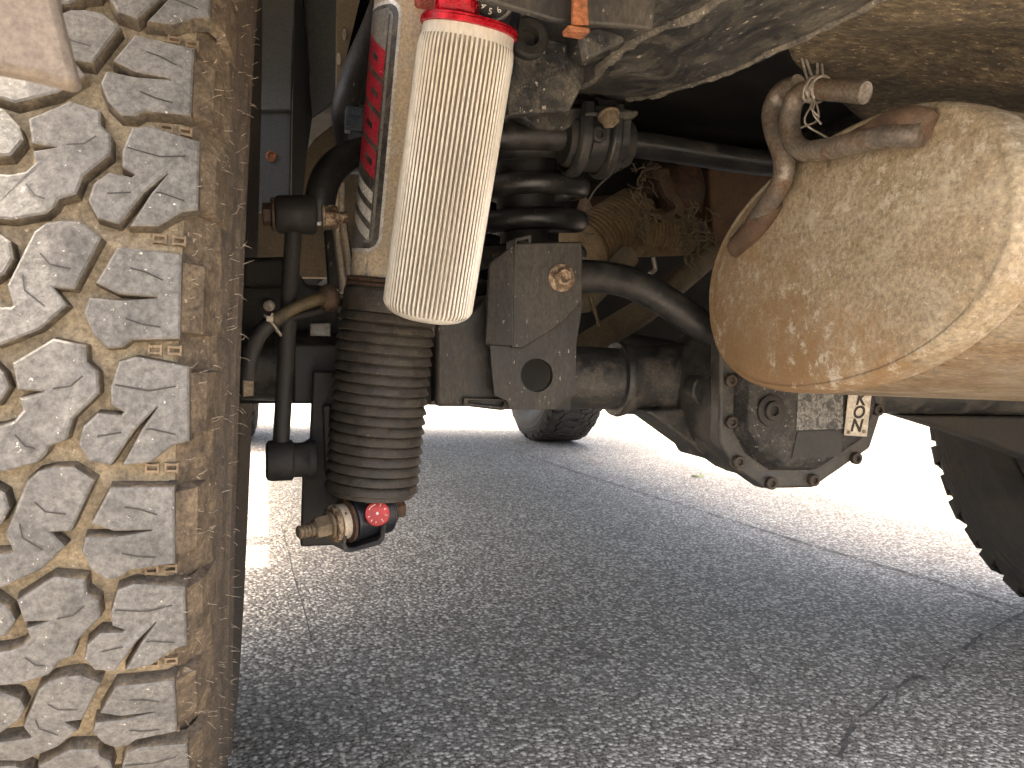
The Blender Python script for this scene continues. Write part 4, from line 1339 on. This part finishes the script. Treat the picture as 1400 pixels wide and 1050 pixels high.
# ---- right side: lower arm and mount by the right tyre
mk('lower_arm', prism([at(x, y, .83) for x, y in ((1236, 568), (1420, 570), (1420, 632), (1370, 612), (1300, 588))], (0, .04, 0)), 'deep', veh, bevel=.004)
mk('brake_shield', lathe((1.262, AX_Y, AX_Z), (1, 0, 0), [(0, .02), (.001, .16), (.01, .17), (.02, .17)], 40), 'deep', veh)

# ---- flap hanging close to the camera
fl = [(-140, -160), (62, -160), (76, 0), (104, 108), (100, 118), (40, 102), (-10, 92), (-140, 80)]
mk('mud_flap', prism([at(x, y, .262) for x, y in fl], (0, .010, 0)), 'flap', veh, 'blurred dusty brown flap corner hanging before the tyre', bevel=.003)

# ---- underbody and body shell, mostly out of sight but shading the place
mk('floor_pan', bx(.22, 1.36, .75, 3.55, .86, .90), 'deep', veh)
mk('floor_pan', bx(-.12, .218, 1.34, 3.55, .86, .90), 'deep', veh)
mk('wheel_house_roof', bx(-.12, .218, .23, 1.34, 1.14, 1.16), 'liner', veh)
mk('wheel_house_wall', bx(.20, .23, .23, 1.27, .90, 1.14), 'liner', veh)
mk('fuel_tank', bx(.36, 1.16, 1.2, 2.0, .455, .84), 'deep', veh, bevel=.03)
mk('skid_plate', bx(.05, 1.14, 2.05, 3.0, .46, .60), 'deep', veh, bevel=.02)
mk('front_axle', tube([(-.02, FR_Y, .44), (1.28, FR_Y, .44)], .038, 20), 'deep', veh)
mk('drive_shaft', tube([(.58, .98, .45), (.6, 2.4, .56)], .032, 20), 'deep', veh)
mk('rear_floor', bx(.22, 1.36, .22, .76, .84, .88), 'deep', veh)
mk('rear_bumper', bx(-.15, 1.40, .12, .20, .72, .82), 'bracket', veh, bevel=.015)
mk('front_bumper', bx(.05, 1.2, 4.02, 4.12, .55, .72), 'bracket', veh, bevel=.015)
arch = lambda cy: [(cy + .50 * cos(w), .52 + .50 * sin(w)) for w in [pi * i / 16 for i in range(17)]]
sidep = [(.10, .64), (.10, 1.28), (2.75, 1.28), (4.02, 1.15), (4.06, .75)]
loopYZ = [(.20, .76), (.20, 1.28), (2.75, 1.28), (4.00, 1.14), (4.05, .80)] + arch(FR_Y - .02)[2:-1] + [(3.10, .60), (1.48, .60)] + [q for q in arch(AX_Y) if q[1] > .60]
for x0, x1 in ((-.155, -.12), (1.36, 1.395)):
    mk('body_side', prism([(x0, y, z) for y, z in loopYZ], (x1 - x0, 0, 0)), 'bodypaint', veh, smooth=0)
mk('tail_gate', bx(-.12, 1.36, .20, .23, .80, 1.28), 'bodypaint', veh, bevel=.004)
mk('bonnet', prism([(-.12, 2.75, 1.25), (-.12, 4.0, 1.11), (1.36, 4.0, 1.11), (1.36, 2.75, 1.25)], (0, 0, .03)), 'bodypaint', veh)
mk('radiator_grille', bx(-.0, 1.24, 3.96, 4.0, .70, 1.12), 'bodypaint', veh)
mk('roof', bx(-.07, 1.31, .26, 2.35, 1.80, 1.86), 'bodypaint', veh, bevel=.02)
for x0, x1 in ((-.11, -.08), (1.32, 1.35)):
    mk('side_window', prism([(x0, .25, 1.285), (x0, .27, 1.80), (x0, 2.3, 1.80), (x0, 2.7, 1.285)], (x1 - x0, 0, 0)), 'glass', veh)
mk('rear_window', bx(-.08, 1.32, .24, .26, 1.285, 1.80), 'glass', veh)
mk('windscreen', prism([(-.08, 2.70, 1.285), (1.32, 2.70, 1.285), (1.32, 2.33, 1.80), (-.08, 2.33, 1.80)], (0, .02, 0)), 'glass', veh)
for cy in (AX_Y, FR_Y):
    for x0, x1 in ((-.30, -.157), (1.397, 1.60)):
        o_ = [(cy + .57 * cos(w), .52 + .54 * sin(w)) for w in [radians(18 + 144 * i / 20) for i in range(21)]]
        i_ = [(cy + .53 * cos(w), .52 + .50 * sin(w)) for w in [radians(162 - 144 * i / 20) for i in range(21)]]
        if x0 < 0 and cy == AX_Y: x0 = -.185  # left rear flare sized so a strip of sun reaches the tread
        mk('fender_flare', prism([(x0, y, z) for y, z in o_ + i_], (x1 - x0, 0, 0)), 'deep', veh)
mk('added_sun_block', bx(-.27, -.125, 1.31, 1.54, .46, .86), 'deep', veh, bevel=.01)  # unseen block added to keep sun off the ground ahead of the wheel
mk('added_sun_block', bx(-.268, -.127, 1.20, 1.3, .745, .86), 'deep', veh, bevel=.01)  # second added block, closes the sun gap above the tyre
mk('added_shadow_bar', bx(-.24, -.12, 1.73, 1.80, .58, .62), 'deep', veh)  # unseen bar added to cast a shadow band across the sunlit strip
